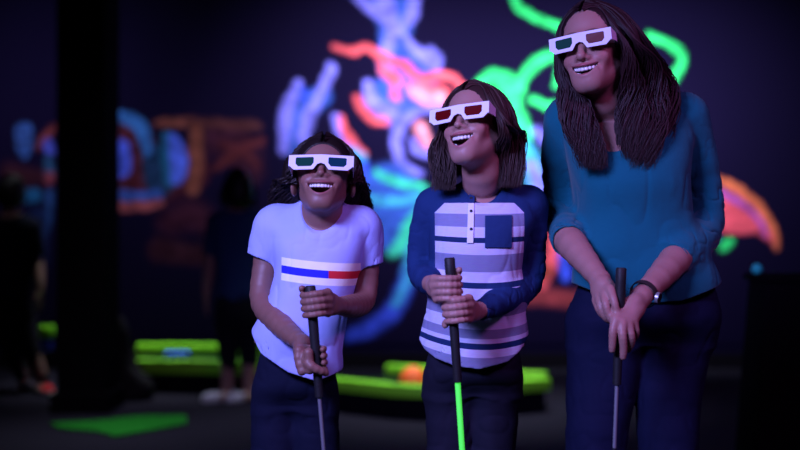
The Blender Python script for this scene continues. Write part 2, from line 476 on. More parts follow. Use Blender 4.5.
def grip_hand(S, P0, A, side, wrist, s=1.0, back=False, r0=.0115, thumb=True, spread=1.0, thumb_h=.034):
    """a fist closed round a shaft: wrist on the picture-right (side=1) or left (-1); fingers pass in front"""
    A = nrm(A); Fd = np.array([0., -1, 0]); Fd = nrm(Fd - A * (Fd @ A)); Rt = nrm(np.cross(A, Fd)) * side
    if Rt[0] * side < 0: Rt = -Rt
    if back: Fd = -Fd
    def pt(th, rho, h):
        t = math.radians(th); return P0 + A * h + (math.cos(t) * Rt + math.sin(t) * Fd) * rho
    wrist = np.asarray(wrist, float)
    sp = .0178 * s * spread
    mcps = []
    for i in range(4):
        h = (1.5 - i) * sp * 1.05
        mcps.append(pt(2 - 6 * i, (.047 - .0025 * abs(i - 1)) * s, h))
    for i, m in enumerate(mcps):
        S.cap(m, m * .45 + wrist * .55, .0105 * s, .0125 * s, .012)
        S.cap(m * .45 + wrist * .55, wrist, .0125 * s, .0155 * s, .012)
    S.cap(pt(-50, .027 * s, sp * 1.2), pt(-50, .027 * s, -sp * 1.4), .013 * s, .012 * s, .012)
    fr_ = [(.0092, 1.0), (.0094, 1.05), (.009, 1.0), (.0078, .9)]
    for i, m in enumerate(mcps):
        r, l = fr_[i]; r *= s; h = (1.5 - i) * sp
        rr = r0 + r * .92
        pts = [(*m, r * 1.05), (*pt(42, rr + .012 * s, h + .001), r * 1.02), (*pt(80, rr + .006 * s, h), r), (*pt(125, rr, h - .001), r * .93),
               (*pt(165, rr, h - .001), r * .9), (*pt(165 + 45 * l, rr, h - .001), r * .82)]
        q = spath(pts, 9)
        for j in range(8): S.cap(q[j, :3], q[j + 1, :3], q[j, 3], q[j + 1, 3], .006 if j == 0 else .0022)
    if thumb:
        b = pt(-40, .034 * s, thumb_h * .1)
        tp = [(*(b * .55 + wrist * .45), .013 * s), (*pt(-62, .030 * s, thumb_h * .35), .0125 * s), (*pt(-105, r0 + .011 * s, thumb_h * .72), .0105 * s),
              (*pt(-150, r0 + .010 * s, thumb_h * .95), .0098 * s), (*pt(-183, r0 + .009 * s, thumb_h * 1.05), .0082 * s)]
        q = spath(tp, 9)
        for j in range(8): S.cap(q[j, :3], q[j + 1, :3], q[j, 3], q[j + 1, 3], .009 if j == 0 else .003)
    return mcps

def open_hand(S, wrist, knuckles, fingers, thumb, s=1.0):
    """knuckles: four points; fingers: for each the joint points after the knuckle; thumb: points from the wrist on"""
    wrist = np.asarray(wrist, float)
    for m in knuckles:
        m = np.asarray(m, float)
        S.cap(m, m * .5 + wrist * .5, .0102 * s, .0128 * s, .013)
        S.cap(m * .5 + wrist * .5, wrist, .0128 * s, .0165 * s, .013)
    fr_ = [.0088, .0090, .0086, .0075]
    for i, m in enumerate(knuckles):
        r = fr_[i] * s; pts = [(*m, r * 1.12)] + [(*p, r * (1.0 - .10 * j)) for j, p in enumerate(fingers[i])]
        q = spath(pts, 10)
        for j in range(9): S.cap(q[j, :3], q[j + 1, :3], q[j, 3], q[j + 1, 3], .006 if j < 2 else .0022)
    tp = [(*p, r * s) for p, r in zip(thumb, (.0145, .0125, .0105, .0085))]
    q = spath(tp, 9)
    for j in range(8): S.cap(q[j, :3], q[j + 1, :3], q[j, 3], q[j + 1, 3], .010 if j < 2 else .003)

def sleeve_fn(pts, cut=None, hollow=.03, th=.0035, fold=None, grow=0.0):
    """tube along pts rows (x,y,z,r), optionally cut off flat after the last point"""
    q = spath(pts, 12)
    e = q[-1, :3]; dr = nrm(q[-1, :3] - q[-2, :3])
    c = q[:, :3].mean(0); rad = np.linalg.norm(q[:, :3] - c, axis=1).max() + q[:, 3].max()
    def f(P):
        d = np.full(len(P), 9., F32)
        for i in range(len(q) - 1): d = smin(d, cap(P, q[i, :3], q[i + 1, :3], q[i, 3] + grow, q[i + 1, 3] + grow), .004)
        if fold is not None: d = d + fold(P)
        dp = (P - e.astype(F32)) @ dr.astype(F32)
        # only near the end
        near = np.sqrt(((P - e.astype(F32)) ** 2).sum(1)) < q[-1, 3] * 2.2
        s = np.where(near, np.maximum(d, dp), d)
        s = np.where(near, np.maximum(s, -np.maximum(d + th, -(dp + hollow))), s)
        return s
    return f, c, rad, q

def leg_shoe(S, name, parent, ankle, yaw, s, mat, sole):
    """a low trainer: sole part and upper"""
    c, si = math.cos(yaw), math.sin(yaw)
    R = np.array([[c, -si, 0], [si, c, 0], [0, 0, 1.]])
    fr = dict(o=np.array([ankle[0], ankle[1], 0]), R=R, s=s)
    def up(P):
        p = toL(fr, P)
        d = ell(p, (0, .015, .045), (.036, .045, .045))
        d = smin(d, ell(p, (0, -.095, .028), (.043, .075, .032)), .03)
        d = smin(d, cap(p, (0, .01, .05), (0, .015, .10), .033, .036), .02)
        d = np.maximum(d, .014 - p[:, 2]); d = np.maximum(d, p[:, 2] - .095)
        return d * s
    def so(P):
        p = toL(fr, P)
        d = np.maximum(smin(ell(p, (0, .012, .01), (.041, .050, .06)), ell(p, (0, -.092, .01), (.048, .083, .06)), .04), np.abs(p[:, 2] - .010) - .010)
        return d * s
    o = fr['o']
    a = SDF().add(up, o + np.array([0, -.04, .05]), .2); V, Q = a.mesh(o + (-.16, -.22, -.01), o + (.16, .16, .12), .005)
    u = mesh_np('shoe', V, Q, mat, parent)
    a = SDF().add(so, o, .2); V, Q = a.mesh(o + (-.16, -.22, -.01), o + (.16, .16, .05), .005)
    mesh_np('sole', V, Q, sole, u)
    return u

def locks(C, R, n=5, flat=.55):
    """C (N,k,3) centre lines, R (N,k) radii -> tubes"""
    N, k, _ = C.shape
    T = np.gradient(C, axis=1); T /= np.linalg.norm(T, axis=2, keepdims=True) + 1e-9
    up = np.array([0.13, -1., .21]); U = np.cross(T, up); U /= np.linalg.norm(U, axis=2, keepdims=True) + 1e-9
    W = np.cross(U, T)
    a = np.arange(n) * 2 * math.pi / n
    V = C[:, :, None, :] + R[:, :, None, None] * (np.cos(a)[None, None, :, None] * U[:, :, None, :] + flat * np.sin(a)[None, None, :, None] * W[:, :, None, :])
    base = (np.arange(N) * k * n)[:, None, None]
    i = np.arange(k - 1)[None, :, None]; j = np.arange(n)[None, None, :]; j2 = (j + 1) % n
    Fq = np.stack([base + i * n + j, base + i * n + j2, base + (i + 1) * n + j2, base + (i + 1) * n + j], -1).reshape(-1, 4)
    return V.reshape(-1, 3), Fq

def hair(fr, guides, N, col, parent, mat, seed=1, wave=.004, wfreq=3.0, rad=.0022, part_x=0.0, curl=0.0, under=None, frizz=0.0, rcap=(.081, .0985, .0875), front=(-.068, .066), phi0=62, a0=-66, taper=.35, lenvar=.12, top_only=0, face=None):
    """long hair parted on top: guides = [(side, [(world point, rx, ry), ...]), ...]"""
    rng = np.random.RandomState(seed); k = 22
    Cs = []; Rs = []; Cols = []
    cc = np.array([0, .014, .034])
    for n in range(N):
        gi = rng.randint(len(guides)); side, g = guides[gi][:2]; ph0, ph1 = guides[gi][2] if len(guides[gi]) > 2 else (phi0, 118)
        fl = guides[gi][3] if len(guides[gi]) > 3 else 0.0
        e1 = rng.uniform(-1, 1); e2 = rng.uniform(-1, 1)
        lay = rng.uniform(.90, 1.03) + .02 * abs(e2)
        rc = np.array(rcap) * lay
        # along the parting, from the forehead (e1=-1) to the back of the crown (e1=1)
        t = (e1 + 1) / 2
        ang0 = math.radians(a0 + t * (70 - a0))       # elevation round the x axis, 0 = top, negative = front
        p0 = cc + rc * np.array([(part_x + side * .05), math.sin(ang0), math.cos(ang0)])
        phi = math.radians(ph0 + t * (ph1 - ph0))
        pts = [p0]
        for el in (58, 30, 2):
            f_ = {58: .62, 30: .9, 2: 1.0}[el]
            ph = phi * f_ + math.radians(30 * (1 - f_)) * (1 - t) if t < .5 else phi
            pts.append(cc + rc * np.array([side * math.sin(ph) * math.cos(math.radians(el)), -math.cos(ph) * math.cos(math.radians(el)), math.sin(math.radians(el))]) * np.array([1 + fl * {58: .25, 30: .65, 2: 1.}[el], 1, 1]))
        W_ = [toW(fr, p) for p in pts]
        if top_only == 0:
            L = 1 - rng.uniform(0, lenvar)
            G = np.array([[*p, rx, ry] for p, rx, ry in g]); ng = len(G)
            for (x, y, z, rx, ry) in G:
                off = np.array([rx * (e2 * .95), ry * e1, 0.])
                W_.append(np.array([x, y, z]) + off)
            W_ = np.array(W_)
            W_[-1] = W_[-2] + (W_[-1] - W_[-2]) * (L - rng.uniform(0, .5) * lenvar * 3)
        else: W_ = np.array(W_)
        c = spath(W_, k)
        for _ in range(7): c[1:-1] = .5 * c[1:-1] + .25 * (c[:-2] + c[2:])
        s_ = np.linspace(0, 1, k); ph_ = rng.uniform(0, 6.28) if curl else rng.normal(0, .7) + gi * 2
        amp = (wave * np.clip((s_ - .3) / .4, 0, 1) + curl * np.clip((s_ - .12) / .2, 0, 1))[:, None]
        fq = wfreq * rng.uniform(.9, 1.1)
        c = c + amp * np.stack([np.sin(s_ * fq * 6.28 + ph_), np.cos(s_ * fq * 6.28 + ph_) * (1 if curl else .5), 0 * s_], 1)
        if frizz: c = c + np.cumsum(rng.normal(0, frizz, (k, 3)), 0) * (s_[:, None] ** .7)
        Cs.append(c)
        r = rad * rng.uniform(.6, 1.5) * np.clip(np.minimum(1, (1 - s_) / taper + .12), 0, 1)
        Rs.append(r); cv = np.array(col) * rng.uniform(.55, 1.5); Cols.append(np.tile(cv, (k * 5, 1)))
    Cs = np.array(Cs); sh_ = Cs.shape; fl_ = Cs.reshape(-1, 3)
    if face is not None:
        for _ in range(3):
            lp = toL(fr, fl_.astype(F32)); nr = np.linalg.norm(fl_ - fr['o'], axis=1) < .17 * fr['s']
            d_ = np.full(len(fl_), 1.); d_[nr] = head_sdf(lp[nr], face) * fr['s']
            out = lp - np.array([0, .014, .0], F32); out[:, 2] *= .6; out /= np.linalg.norm(out, axis=1, keepdims=True) + 1e-9
            m_ = d_ < .004
            fl_[m_] += ((out[m_] * (.005 - d_[m_])[:, None]) @ fr['R'].T)
    V, Fq = locks(fl_.reshape(sh_), np.array(Rs)); Cc = np.concatenate(Cols)
    if under is not None:
        lo, hi, h = under[1]
        Vu, Qu = under[0].mesh(lo, hi, h)
        Fq = np.concatenate([Fq, Qu + len(V)]); V = np.concatenate([V, Vu]); Cc = np.concatenate([Cc, np.tile(np.array(col) * .8, (len(Vu), 1))])
    return mesh_np('hair', V, Fq, mat, parent, attrs={'Col': ('FLOAT_COLOR', Cc)})

def hair_cap(S, fr, rc=(.0785, .096, .085), line=None, side=-.036, low=-.028):
    """scalp cap open at the face"""
    def f(P):
        p = toL(fr, P); ax = np.abs(p[:, 0])
        d = ell(p, (0, .014, .034), rc)
        z0 = .074 - 14 * ax ** 2 if line is None else line(ax)
        # remove where in front of the ears and below the hairline
        face = np.maximum(p[:, 1] - side, p[:, 2] - z0); face = np.minimum(face, np.maximum(p[:, 1] + .0, p[:, 2] - low))
        d = smax(d, -face, .006)
        d = np.maximum(d, -.075 - p[:, 2])
        return d * fr['s']
    S.add(f, fr['o'], .16, .006)

# ------------------------------------------------------------------ cardboard 3D glasses
def glasses(fr, lensL, lensR, label, group=None, name='cardboard_glasses', dy=-.1055, dz=.0, W=.0725, ks=1.0, tl=.125):
    """fr: the head's frame; sizes are real (same pair for everyone)"""
    s = 1.0 / fr['s'] * ks
    ux, uy, uz = fr['R'][:, 0], fr['R'][:, 1], fr['R'][:, 2]
    o = toW(fr, (0, dy, dz))
    root = empty(name, o); tag(root, label, 'glasses', group)
    k = ks
    half = [(0, .0185), (W, .0185), (W, -.008), (W - .012, -.0195), (.0175, -.0195), (.0085, -.006), (0, -.003)]
    out = [(x * k, z * k) for x, z in half] + [(-x * k, z * k) for x, z in half[::-1][1:-1]]
    def hole(sg):
        c = [( .0165, .0095), (.0185, .0115), (.0555, .0115), (.0575, .0095), (.0575, -.0045), (.0515, -.0115), (.0225, -.0115), (.0165, -.003)]
        return [(sg * x * k, z * k) for x, z in c]
    # frame: front and back faces with two holes, made with bmesh bridge
    bm = bmesh.new()
    loops = []
    for poly in (out, hole(1), hole(-1)):
        vs = [bm.verts.new((x, 0, z)) for x, z in poly]
        es = [bm.edges.new((vs[i], vs[(i + 1) % len(vs)])) for i in range(len(vs))]
        loops.append(es)
    r = bmesh.ops.triangle_fill(bm, use_beauty=True, use_dissolve=False, edges=[e for l in loops for e in l])
    bmesh.ops.recalc_face_normals(bm, faces=bm.faces)
    ex = bmesh.ops.extrude_face_region(bm, geom=bm.faces[:])
    bmesh.ops.translate(bm, verts=[v for v in ex['geom'] if isinstance(v, bmesh.types.BMVert)], vec=(0, .0012, 0))
    bmesh.ops.recalc_face_normals(bm, faces=bm.faces)
    V = np.array([v.co[:] for v in bm.verts]); Fc = [[v.index for v in f.verts] for f in bm.faces]
    bm.verts.index_update(); Fc = [[v.index for v in f.verts] for f in bm.faces]; bm.free()
    Rm = fr['R']
    bend = lambda V: V + np.stack([0 * V[:, 0], 1.2 * V[:, 0] ** 2, 0 * V[:, 0]], 1)
    fo = mesh_np('frame', bend(V) @ Rm.T + o, Fc, M['card'], root, smooth=False)
    for sg, mt, nm in ((-1, lensL, 'lens'), (1, lensR, 'lens')):
        mb = MB(); mb.prism([(x * 1.04 - sg * .0015, z * 1.06) for x, z in hole(sg)], (0, .0004, 0), (1, 0, 0), (0, 0, 1), (0, 1, 0), .0005)
        lo = mesh_np('lens', bend(mb.V[0]) @ Rm.T + o, mb.F, mt, root, smooth=False)
        lo['label'] = {'lens_red': 'red lens', 'lens_green': 'green lens', 'lens_cyan': 'teal lens'}[mt.name]
    for sg in (-1, 1):
        y0 = 1.2 * (W * k) ** 2
        pts = np.array([[0, .0185], [.030, .0170], [tl, .010], [tl + .012, -.010], [tl, -.012], [tl - .012, .001], [.03, -.004], [0, -.010]])
        mb = MB(); n_ = nrm(np.array([sg * 1., 0, 0]))
        mb.prism([(a * k, b * k) for a, b in pts], (sg * W * k, y0, 0), (-sg * .0, 1, 0), (0, 0, 1), (sg, 0, 0), .0012)
        Vt = mb.V[0]; Vt[:, 0] -= sg * np.clip(Vt[:, 1], 0, 1) * .04
        mesh_np('temple', Vt @ Rm.T + o, mb.F, M['card'], root, smooth=False)
    return root

def club(name, butt, foot, grip_len, label, shaft_mat, parts_label=None, gr=(.0115, .0092), sr=.0042, cap_ring=True):
    root = empty(name, (foot[0], foot[1], 0)); tag(root, label, 'golf club', 'mini golf putters')
    butt = np.asarray(butt, float); foot = np.asarray(foot, float); A = nrm(foot - butt); L = np.linalg.norm(foot - butt)
    mb = MB(); g = np.linspace(0, grip_len, 10)
    mb.tube([butt - A * .003] + [butt + A * v for v in g], [gr[0] * .8] + list(np.linspace(gr[0], gr[1], 10)), 20)
    go = mb.build('grip', M['rubber'], root)
    mb = MB(); mb.tube([butt + A * (grip_len - .01), butt + A * (L - .02)], [sr, sr * .92], 14)
    so = mb.build('shaft', shaft_mat, root)
    if cap_ring:
        for t in (.25, .5):
            mb = MB(); p = butt + A * (grip_len + .09 * (1 + t * 2)); mb.tube([p, p + A * .006], sr * 1.14, 14); mb.build('shaft_ring', M['steel_dark'], root)
    mb = MB(); mb.tube([butt + A * (L - .06), butt + A * (L - .015)], [sr * 1.6, sr * 2.0], 14); mb.build('hosel', M['rubber'], root)
    mb = MB(); hd = MB()
    c = np.array([foot[0], foot[1], .014])
    V = MB(); V.ell((-.03, 0, 0), (.058, .016, .0125), None, 20, 10, p=.6); hd.add(V.V[0] + c, V.F)
    hd.build('putter_head', M['rubber'], root)
    return root
# ------------------------------------------------------------------ palette
M = {}
M['card'] = plain('white_card', (.80, .78, .95), .7, spec=.2, bump=.1, bscale=200)
M['rubber'] = plain('black_rubber', (.012, .012, .014), .55, bump=.3, bscale=300)
M['steel'] = plain('steel', (.38, .38, .42), .35, metal=.6, spec=.6)
M['steel_dark'] = plain('dark_steel', (.08, .08, .1), .35, metal=.8)
def lens(name, col):
    m, nt, b = new_mat(name)
    b.inputs['Base Color'].default_value = (*[c * .30 for c in col], 1); b.inputs['Roughness'].default_value = .3; b.inputs['Specular IOR Level'].default_value = .06
    tr = nd(nt, 'ShaderNodeBsdfTransparent'); tr.inputs[0].default_value = (*[min(1, c * 1.6) for c in col], 1)
    mx = nd(nt, 'ShaderNodeMixShader'); mx.inputs[0].default_value = .80
    out = nt.nodes['Material Output']
    nt.links.new(tr.outputs[0], mx.inputs[1]); nt.links.new(b.outputs[0], mx.inputs[2]); nt.links.new(mx.outputs[0], out.inputs['Surface'])
    M[name] = m
lens('lens_red', (.42, .01, .02)); lens('lens_green', (.03, .22, .15)); lens('lens_cyan', (.02, .16, .26))
M['skin'] = skin_mat('skin')
M['tooth'] = plain('teeth', (.85, .8, .78), .3, spec=.5)
M['tongue'] = plain('tongue', (.35, .08, .08), .4, spec=.5)
M['hair'] = hair_mat('hair', (1, 1, 1), (1, 1, 1))
M['canvas_shoe'] = fabric('canvas_shoe', (.5, .5, .62))
M['shoe_sole'] = plain('shoe_sole', (.5, .5, .5), .7)

def from_glasses(px, py, Y, yaw, pitch, roll, s, dy=-.1055):
    fr = frame((0, 0, 0), yaw, pitch, roll, s)
    off = toW(fr, (0, dy, 0)); return frame(at(px, py, Y) - off, yaw, pitch, roll, s)
def on_line(b, f, py):
    b = np.asarray(b); f = np.asarray(f)
    for t in np.linspace(0, 1, 2001):
        p = b + (f - b) * t
        if 225 + (CAM_H - p[2]) * FPX / p[1] >= py: return p
    return f
def ap(*a):
    """(px, py, Y, r) -> (x, y, z, r)"""
    return (*at(a[0], a[1], a[2]), a[3])
def px_curve(pts, Y):
    """hem line read off the photo -> function of world x"""
    q = np.array([at(x, y, Y) for x, y in pts]); return lambda X: np.interp(X, q[:, 0], q[:, 2]).astype(F32)

def soft(P, a=.0035, sc=(16, 16, 6), seed=0, b=.0022, sc2=(34, 34, 11)):
    n1 = noise(P, sc, seed); n2 = noise(P, sc2, seed + 3)
    return (a * n1 + b * (1 - 2 * np.abs(n2)) ** 3).astype(F32)

def make_body(base, cfg):
    S = SDF(); s = cfg['s']
    L = rows_loft(cfg['torso']); c, r = loft_bound(L)
    zc = rows_loft(cfg['hips'])[0][-1] - .012
    S.add(lambda P: np.maximum(loft_sdf(P, L, -.0075), zc - P[:, 2]), c, r, 0)
    for leg in cfg['legs']:
        S.chain([ap(*p) for p in leg], .03, 10, k2=.006)
        an = ap(*leg[-1]); S.cap(an[:3], np.array(an[:3]) * (1, 1, 0) + (0, -.10, .030), an[3], .024, .02)
    hip = rows_loft(cfg['hips']); c2, r2 = loft_bound(hip)
    S.add(lambda P: loft_sdf(P, hip, -.010), c2, r2, 0)
    fr = cfg['head']; o = cfg['face']; hs = fr['s']
    neck = [(*toW(fr, (0, .030, -.045)), cfg['neck'] * 1.02), (*toW(fr, (0, .034, -.09)), cfg['neck']), (*cfg['neck_base'], cfg['neck'] * 1.12)]
    S.chain(neck, .03, 6, k2=.006)
    # collarbones and shoulders
    for arm in cfg['arms']:
        q = [ap(*p) for p in arm]
        S.cap(np.array(cfg['neck_base']) + (0, 0, -.005), q[0][:3], .030 * s, q[0][3] * .8, .035)
        S.chain(q, .03, 16, k2=.004)
    cfg['hands'](S)
    S.add(lambda P: head_sdf(toL(fr, P), o) * F32(hs), fr['o'], .17 * hs, .018)
    pts = np.array([p for a in cfg['arms'] for p in [ap(*q)[:3] for q in a]] + [ap(*q)[:3] for l in cfg['legs'] for q in l])
    lo = np.minimum(pts.min(0), fr['o'] - .15) - .09; hi = np.maximum(pts.max(0), fr['o'] + .15) + .09
    lo[2] = -.0; 
    V, Q = S.mesh(lo, hi, cfg.get('h', .0024))
    V, Q = keep_largest(V, Q)
    P = V.astype(F32)
    cols = np.tile(np.asarray(cfg['skin'], F32), (len(V), 1))
    near = np.linalg.norm(V - fr['o'], axis=1) < .17 * hs
    cols[near] = head_col(toL(fr, P[near]), o, cfg['skin'], cfg['lip'], cfg['brow'])
    mb = MB(); teeth_mesh(fr, o, mb, 1)
    # eyeballs are closed in laughter; teeth and tongue belong to the body mesh
    nV = len(V); TV = np.concatenate(mb.V)
    faces = Q.tolist() + [[i + nV for i in f] for f in mb.F]
    midx = [0] * len(Q) + mb.M
    colsA = np.concatenate([cols, np.ones((len(TV), 3), F32)])
    return mesh_np('body', np.concatenate([V, TV]), faces, None, base, attrs={'Col': ('FLOAT_COLOR', colsA)}, mats=[M['skin'], M['tooth'], M['tongue']], midx=midx)

def make_top(base, cfg, mat, name='shirt'):
    t = cfg['top']; S = SDF()
    L = rows_loft(cfg['torso']); c, r = loft_bound(L)
    fold = t['fold']; zh = t['hem']; nk = t['neck']      # neck: centre, half width, half height, tilt
    fns = []
    for pts in t['sleeves']:
        fns.append(sleeve_fn([ap(*p) for p in pts], fold=t.get('sfold'), hollow=t.get('hollow', .03)))
    nb = np.array(cfg['neck_base']); cv = t.get('cover', .8)
    def torso(P):
        return loft_sdf(P, L, 0.0)
    def whole(P):
        d = torso(P)
        for pts in t['sleeves']:
            q = ap(*pts[0]); d = smin(d, cap(P, nb + (0, 0, -.012), np.array(q[:3]), .030 * cfg['s'], q[3] * .86), .03)
        for arm in cfg['arms']:
            q = [np.array(ap(*p)) for p in arm[:2]]
            d = smin(d, cap(P, nb + (0, 0, -.005), q[0][:3], .030 * cfg['s'] + .006, q[0][3] * .8 + .006), .03)
            e = q[0] * (1 - cv) + q[1] * cv
            d = smin(d, cap(P, q[0][:3], e[:3], q[0][3] + .005, e[3] + .006), .022)
        d = d + fold(P)
        h = zh(P[:, 0])
        if t.get('hem_flare'): d = d - t['hem_flare'] * np.exp(-((P[:, 2] - h) / .03) ** 2)
        d = np.maximum(d, h - P[:, 2])
        d = np.maximum(d, -np.maximum(d + .004, P[:, 2] - h - .035))
        return d
    S.add(whole, c, r + .1, 0)
    for f, fc, frd, q in fns: S.add(f, fc, frd, .022)
    def neckcut(P, d):
        c0, hw, hh, tilt = nk
        x = (P[:, 0] - c0[0]) / hw; z = P[:, 2] - c0[2] - np.maximum(P[:, 1] - c0[1], 0) * tilt
        z = np.where(z > 0, z * .12, z) / hh
        e = (np.sqrt(x * x + z * z) - 1) * min(hw, hh)
        top = P[:, 2] - (c0[2] + .16)
        e = np.where(P[:, 2] > c0[2] - hh * 1.3 - .02, e, 1)
        rib = .0014 * np.exp(-((e - .006) / .007) ** 4)
        d = d - rib
        return np.maximum(d, -e)
    S.add(neckcut, c, 9, 0, 'f')
    allq = np.concatenate([q for _, _, _, q in fns])
    X, Yv = L
    lo = np.array([min(allq[:, 0].min(), (Yv[:, 0] - Yv[:, 2]).min()), min(allq[:, 1].min(), (Yv[:, 1] - Yv[:, 3]).min()), X[0]]) - .06
    hi = np.array([max(allq[:, 0].max(), (Yv[:, 0] + Yv[:, 2]).max()), max(allq[:, 1].max(), (Yv[:, 1] + Yv[:, 3]).max()), X[-1]]) + .06
    V, Q = S.mesh(lo, hi, cfg.get('hs', .0026))
    V, Q = keep_largest(V, Q)
    P = V.astype(F32)
    da = np.full(len(P), 9., F32)
    for f, fc, frd, q in fns:
        for i in range(2, len(q) - 1): da = np.minimum(da, cap(P, q[i, :3], q[i + 1, :3], q[i, 3], q[i + 1, 3]))
    arm = da - torso(P)
    # front-projected coordinates in metres from the middle of the chest, height above the floor
    c0, hw, hh, tilt = nk
    x = (P[:, 0] - c0[0]) / hw; z = P[:, 2] - c0[2] - np.maximum(P[:, 1] - c0[1], 0) * tilt; z = np.where(z > 0, z * .12, z) / hh
    e = (np.sqrt(x * x + z * z) - 1) * min(hw, hh)
    pat = np.stack([P[:, 0] - c0[0], P[:, 2] - zh(P[:, 0]) * 0, arm], 1)
    return mesh_np(name, V, Q, mat, base, attrs={'pat': ('FLOAT_VECTOR', pat), 'neck': ('FLOAT', e)})

def make_trousers(base, cfg, mat):
    S = SDF(); hip = rows_loft(cfg['hips']); c2, r2 = loft_bound(hip)
    kk = cfg.get('crotch', .022)
    for leg in cfg['legs']:
        q = [ap(*p) for p in leg]; q = [(a, b, c, r + (.008 if i < len(q) - 1 else .020)) for i, (a, b, c, r) in enumerate(q)]
        q[-1] = (q[-1][0], q[-1][1], q[-1][2] + .03, q[-1][3])
        S.chain(q, kk, 12, k2=.005)
    S.add(lambda P: loft_sdf(P, hip, 0), c2, r2, .05)
    fo = cfg.get('tfold', .003)
    S.add(lambda P, d: d + soft(P, fo, (11, 11, 9), 4, fo * .8, (22, 22, 26)), c2, 9, 0, 'f')
    zt = hip[0][-1] - .002
    S.add(lambda P, d: np.maximum(d, P[:, 2] - zt), c2, 9, 0, 'f')
    S.add(lambda P, d: np.maximum(d, .075 - P[:, 2]), c2, 9, 0, 'f')
    pts = np.array([ap(*q)[:3] for l in cfg['legs'] for q in l] + [c2 + r2 * .5, c2 - r2 * .5])
    X, Yv = hip
    lo = np.minimum(pts.min(0) - .12, [(Yv[:, 0] - Yv[:, 2]).min() - .03, (Yv[:, 1] - Yv[:, 3]).min() - .03, 0]); hi = np.maximum(pts.max(0) + .12, [(Yv[:, 0] + Yv[:, 2]).max() + .03, 9 * 0, 0]); lo[2] = .03; hi[2] = zt + .03
    V, Q = S.mesh(lo, hi, .0045)
    V, Q = keep_largest(V, Q)
    return mesh_np('trousers', V, Q, mat, base)

def shoes(base, cfg):
    for leg in cfg['legs']:
        a = ap(*leg[-1]); leg_shoe(None, 'shoe', base, a, cfg.get('foot_yaw', 0), cfg['s'], M['canvas_shoe'], M['shoe_sole'])
# ------------------------------------------------------------------ the younger girl in the white tee
def stripes_tee():
    m, nt, b = new_mat('white_tee_cotton'); b.inputs['Roughness'].default_value = .85; b.inputs['Specular IOR Level'].default_value = .1
    a = nd(nt, 'ShaderNodeAttribute', attribute_name='pat'); sp = nd(nt, 'ShaderNodeSeparateXYZ'); nt.links.new(a.outputs['Vector'], sp.inputs[0])
    def mth(op, x, y=None, z=None):
        n = nd(nt, 'ShaderNodeMath', operation=op)
        for i, v in enumerate((x, y, z)):
            if v is None: continue
            if isinstance(v, (int, float)): n.inputs[i].default_value = v
            else: nt.links.new(v, n.inputs[i])
        return n.outputs[0]
    X, Z, A = sp.outputs[0], sp.outputs[1], sp.outputs[2]
    # stripe height follows the drape of the shirt: v = z - (z0 + slope*x + curve*x^2)
    z0 = at(316, 273.5, 2.51)[2]
    v = mth('SUBTRACT', mth('SUBTRACT', Z, z0), mth('ADD', mth('MULTIPLY', X, -.085), mth('MULTIPLY', mth('MULTIPLY', X, X), .35)))
    t = mth('ADD', mth('MULTIPLY', v, 10.), .5)       # 0.1 m window
    W = (.45, .51, .97); CR = (.97, .97, .88); BL = (.03, .035, .62); RD = (.75, .03, .045)
    r1 = ramp(nt, [(0, W), (.235, CR), (.40, BL), (.575, CR), (.76, W)]); nt.links.new(t, r1.inputs[0])
    r2 = ramp(nt, [(0, W), (.235, CR), (.40, RD), (.575, CR), (.76, W)]); nt.links.new(t, r2.inputs[0])
    mx = nd(nt, 'ShaderNodeMix', data_type='RGBA'); nt.links.new(mth('GREATER_THAN', X, .022), mx.inputs['Factor'])
    nt.links.new(r1.outputs[0], mx.inputs['A']); nt.links.new(r2.outputs[0], mx.inputs['B'])
    body = mth('GREATER_THAN', A, -.004)
    inx = mth('MULTIPLY', body, mth('MULTIPLY', mth('LESS_THAN', X, .092), mth('GREATER_THAN', X, -.088)))
    m2 = nd(nt, 'ShaderNodeMix', data_type='RGBA'); nt.links.new(inx, m2.inputs['Factor']); m2.inputs['A'].default_value = (*W, 1)
    nt.links.new(mx.outputs['Result'], m2.inputs['B']); nt.links.new(m2.outputs['Result'], b.inputs['Base Color'])
    knit_bump(nt, b, 300, .3)
    return m
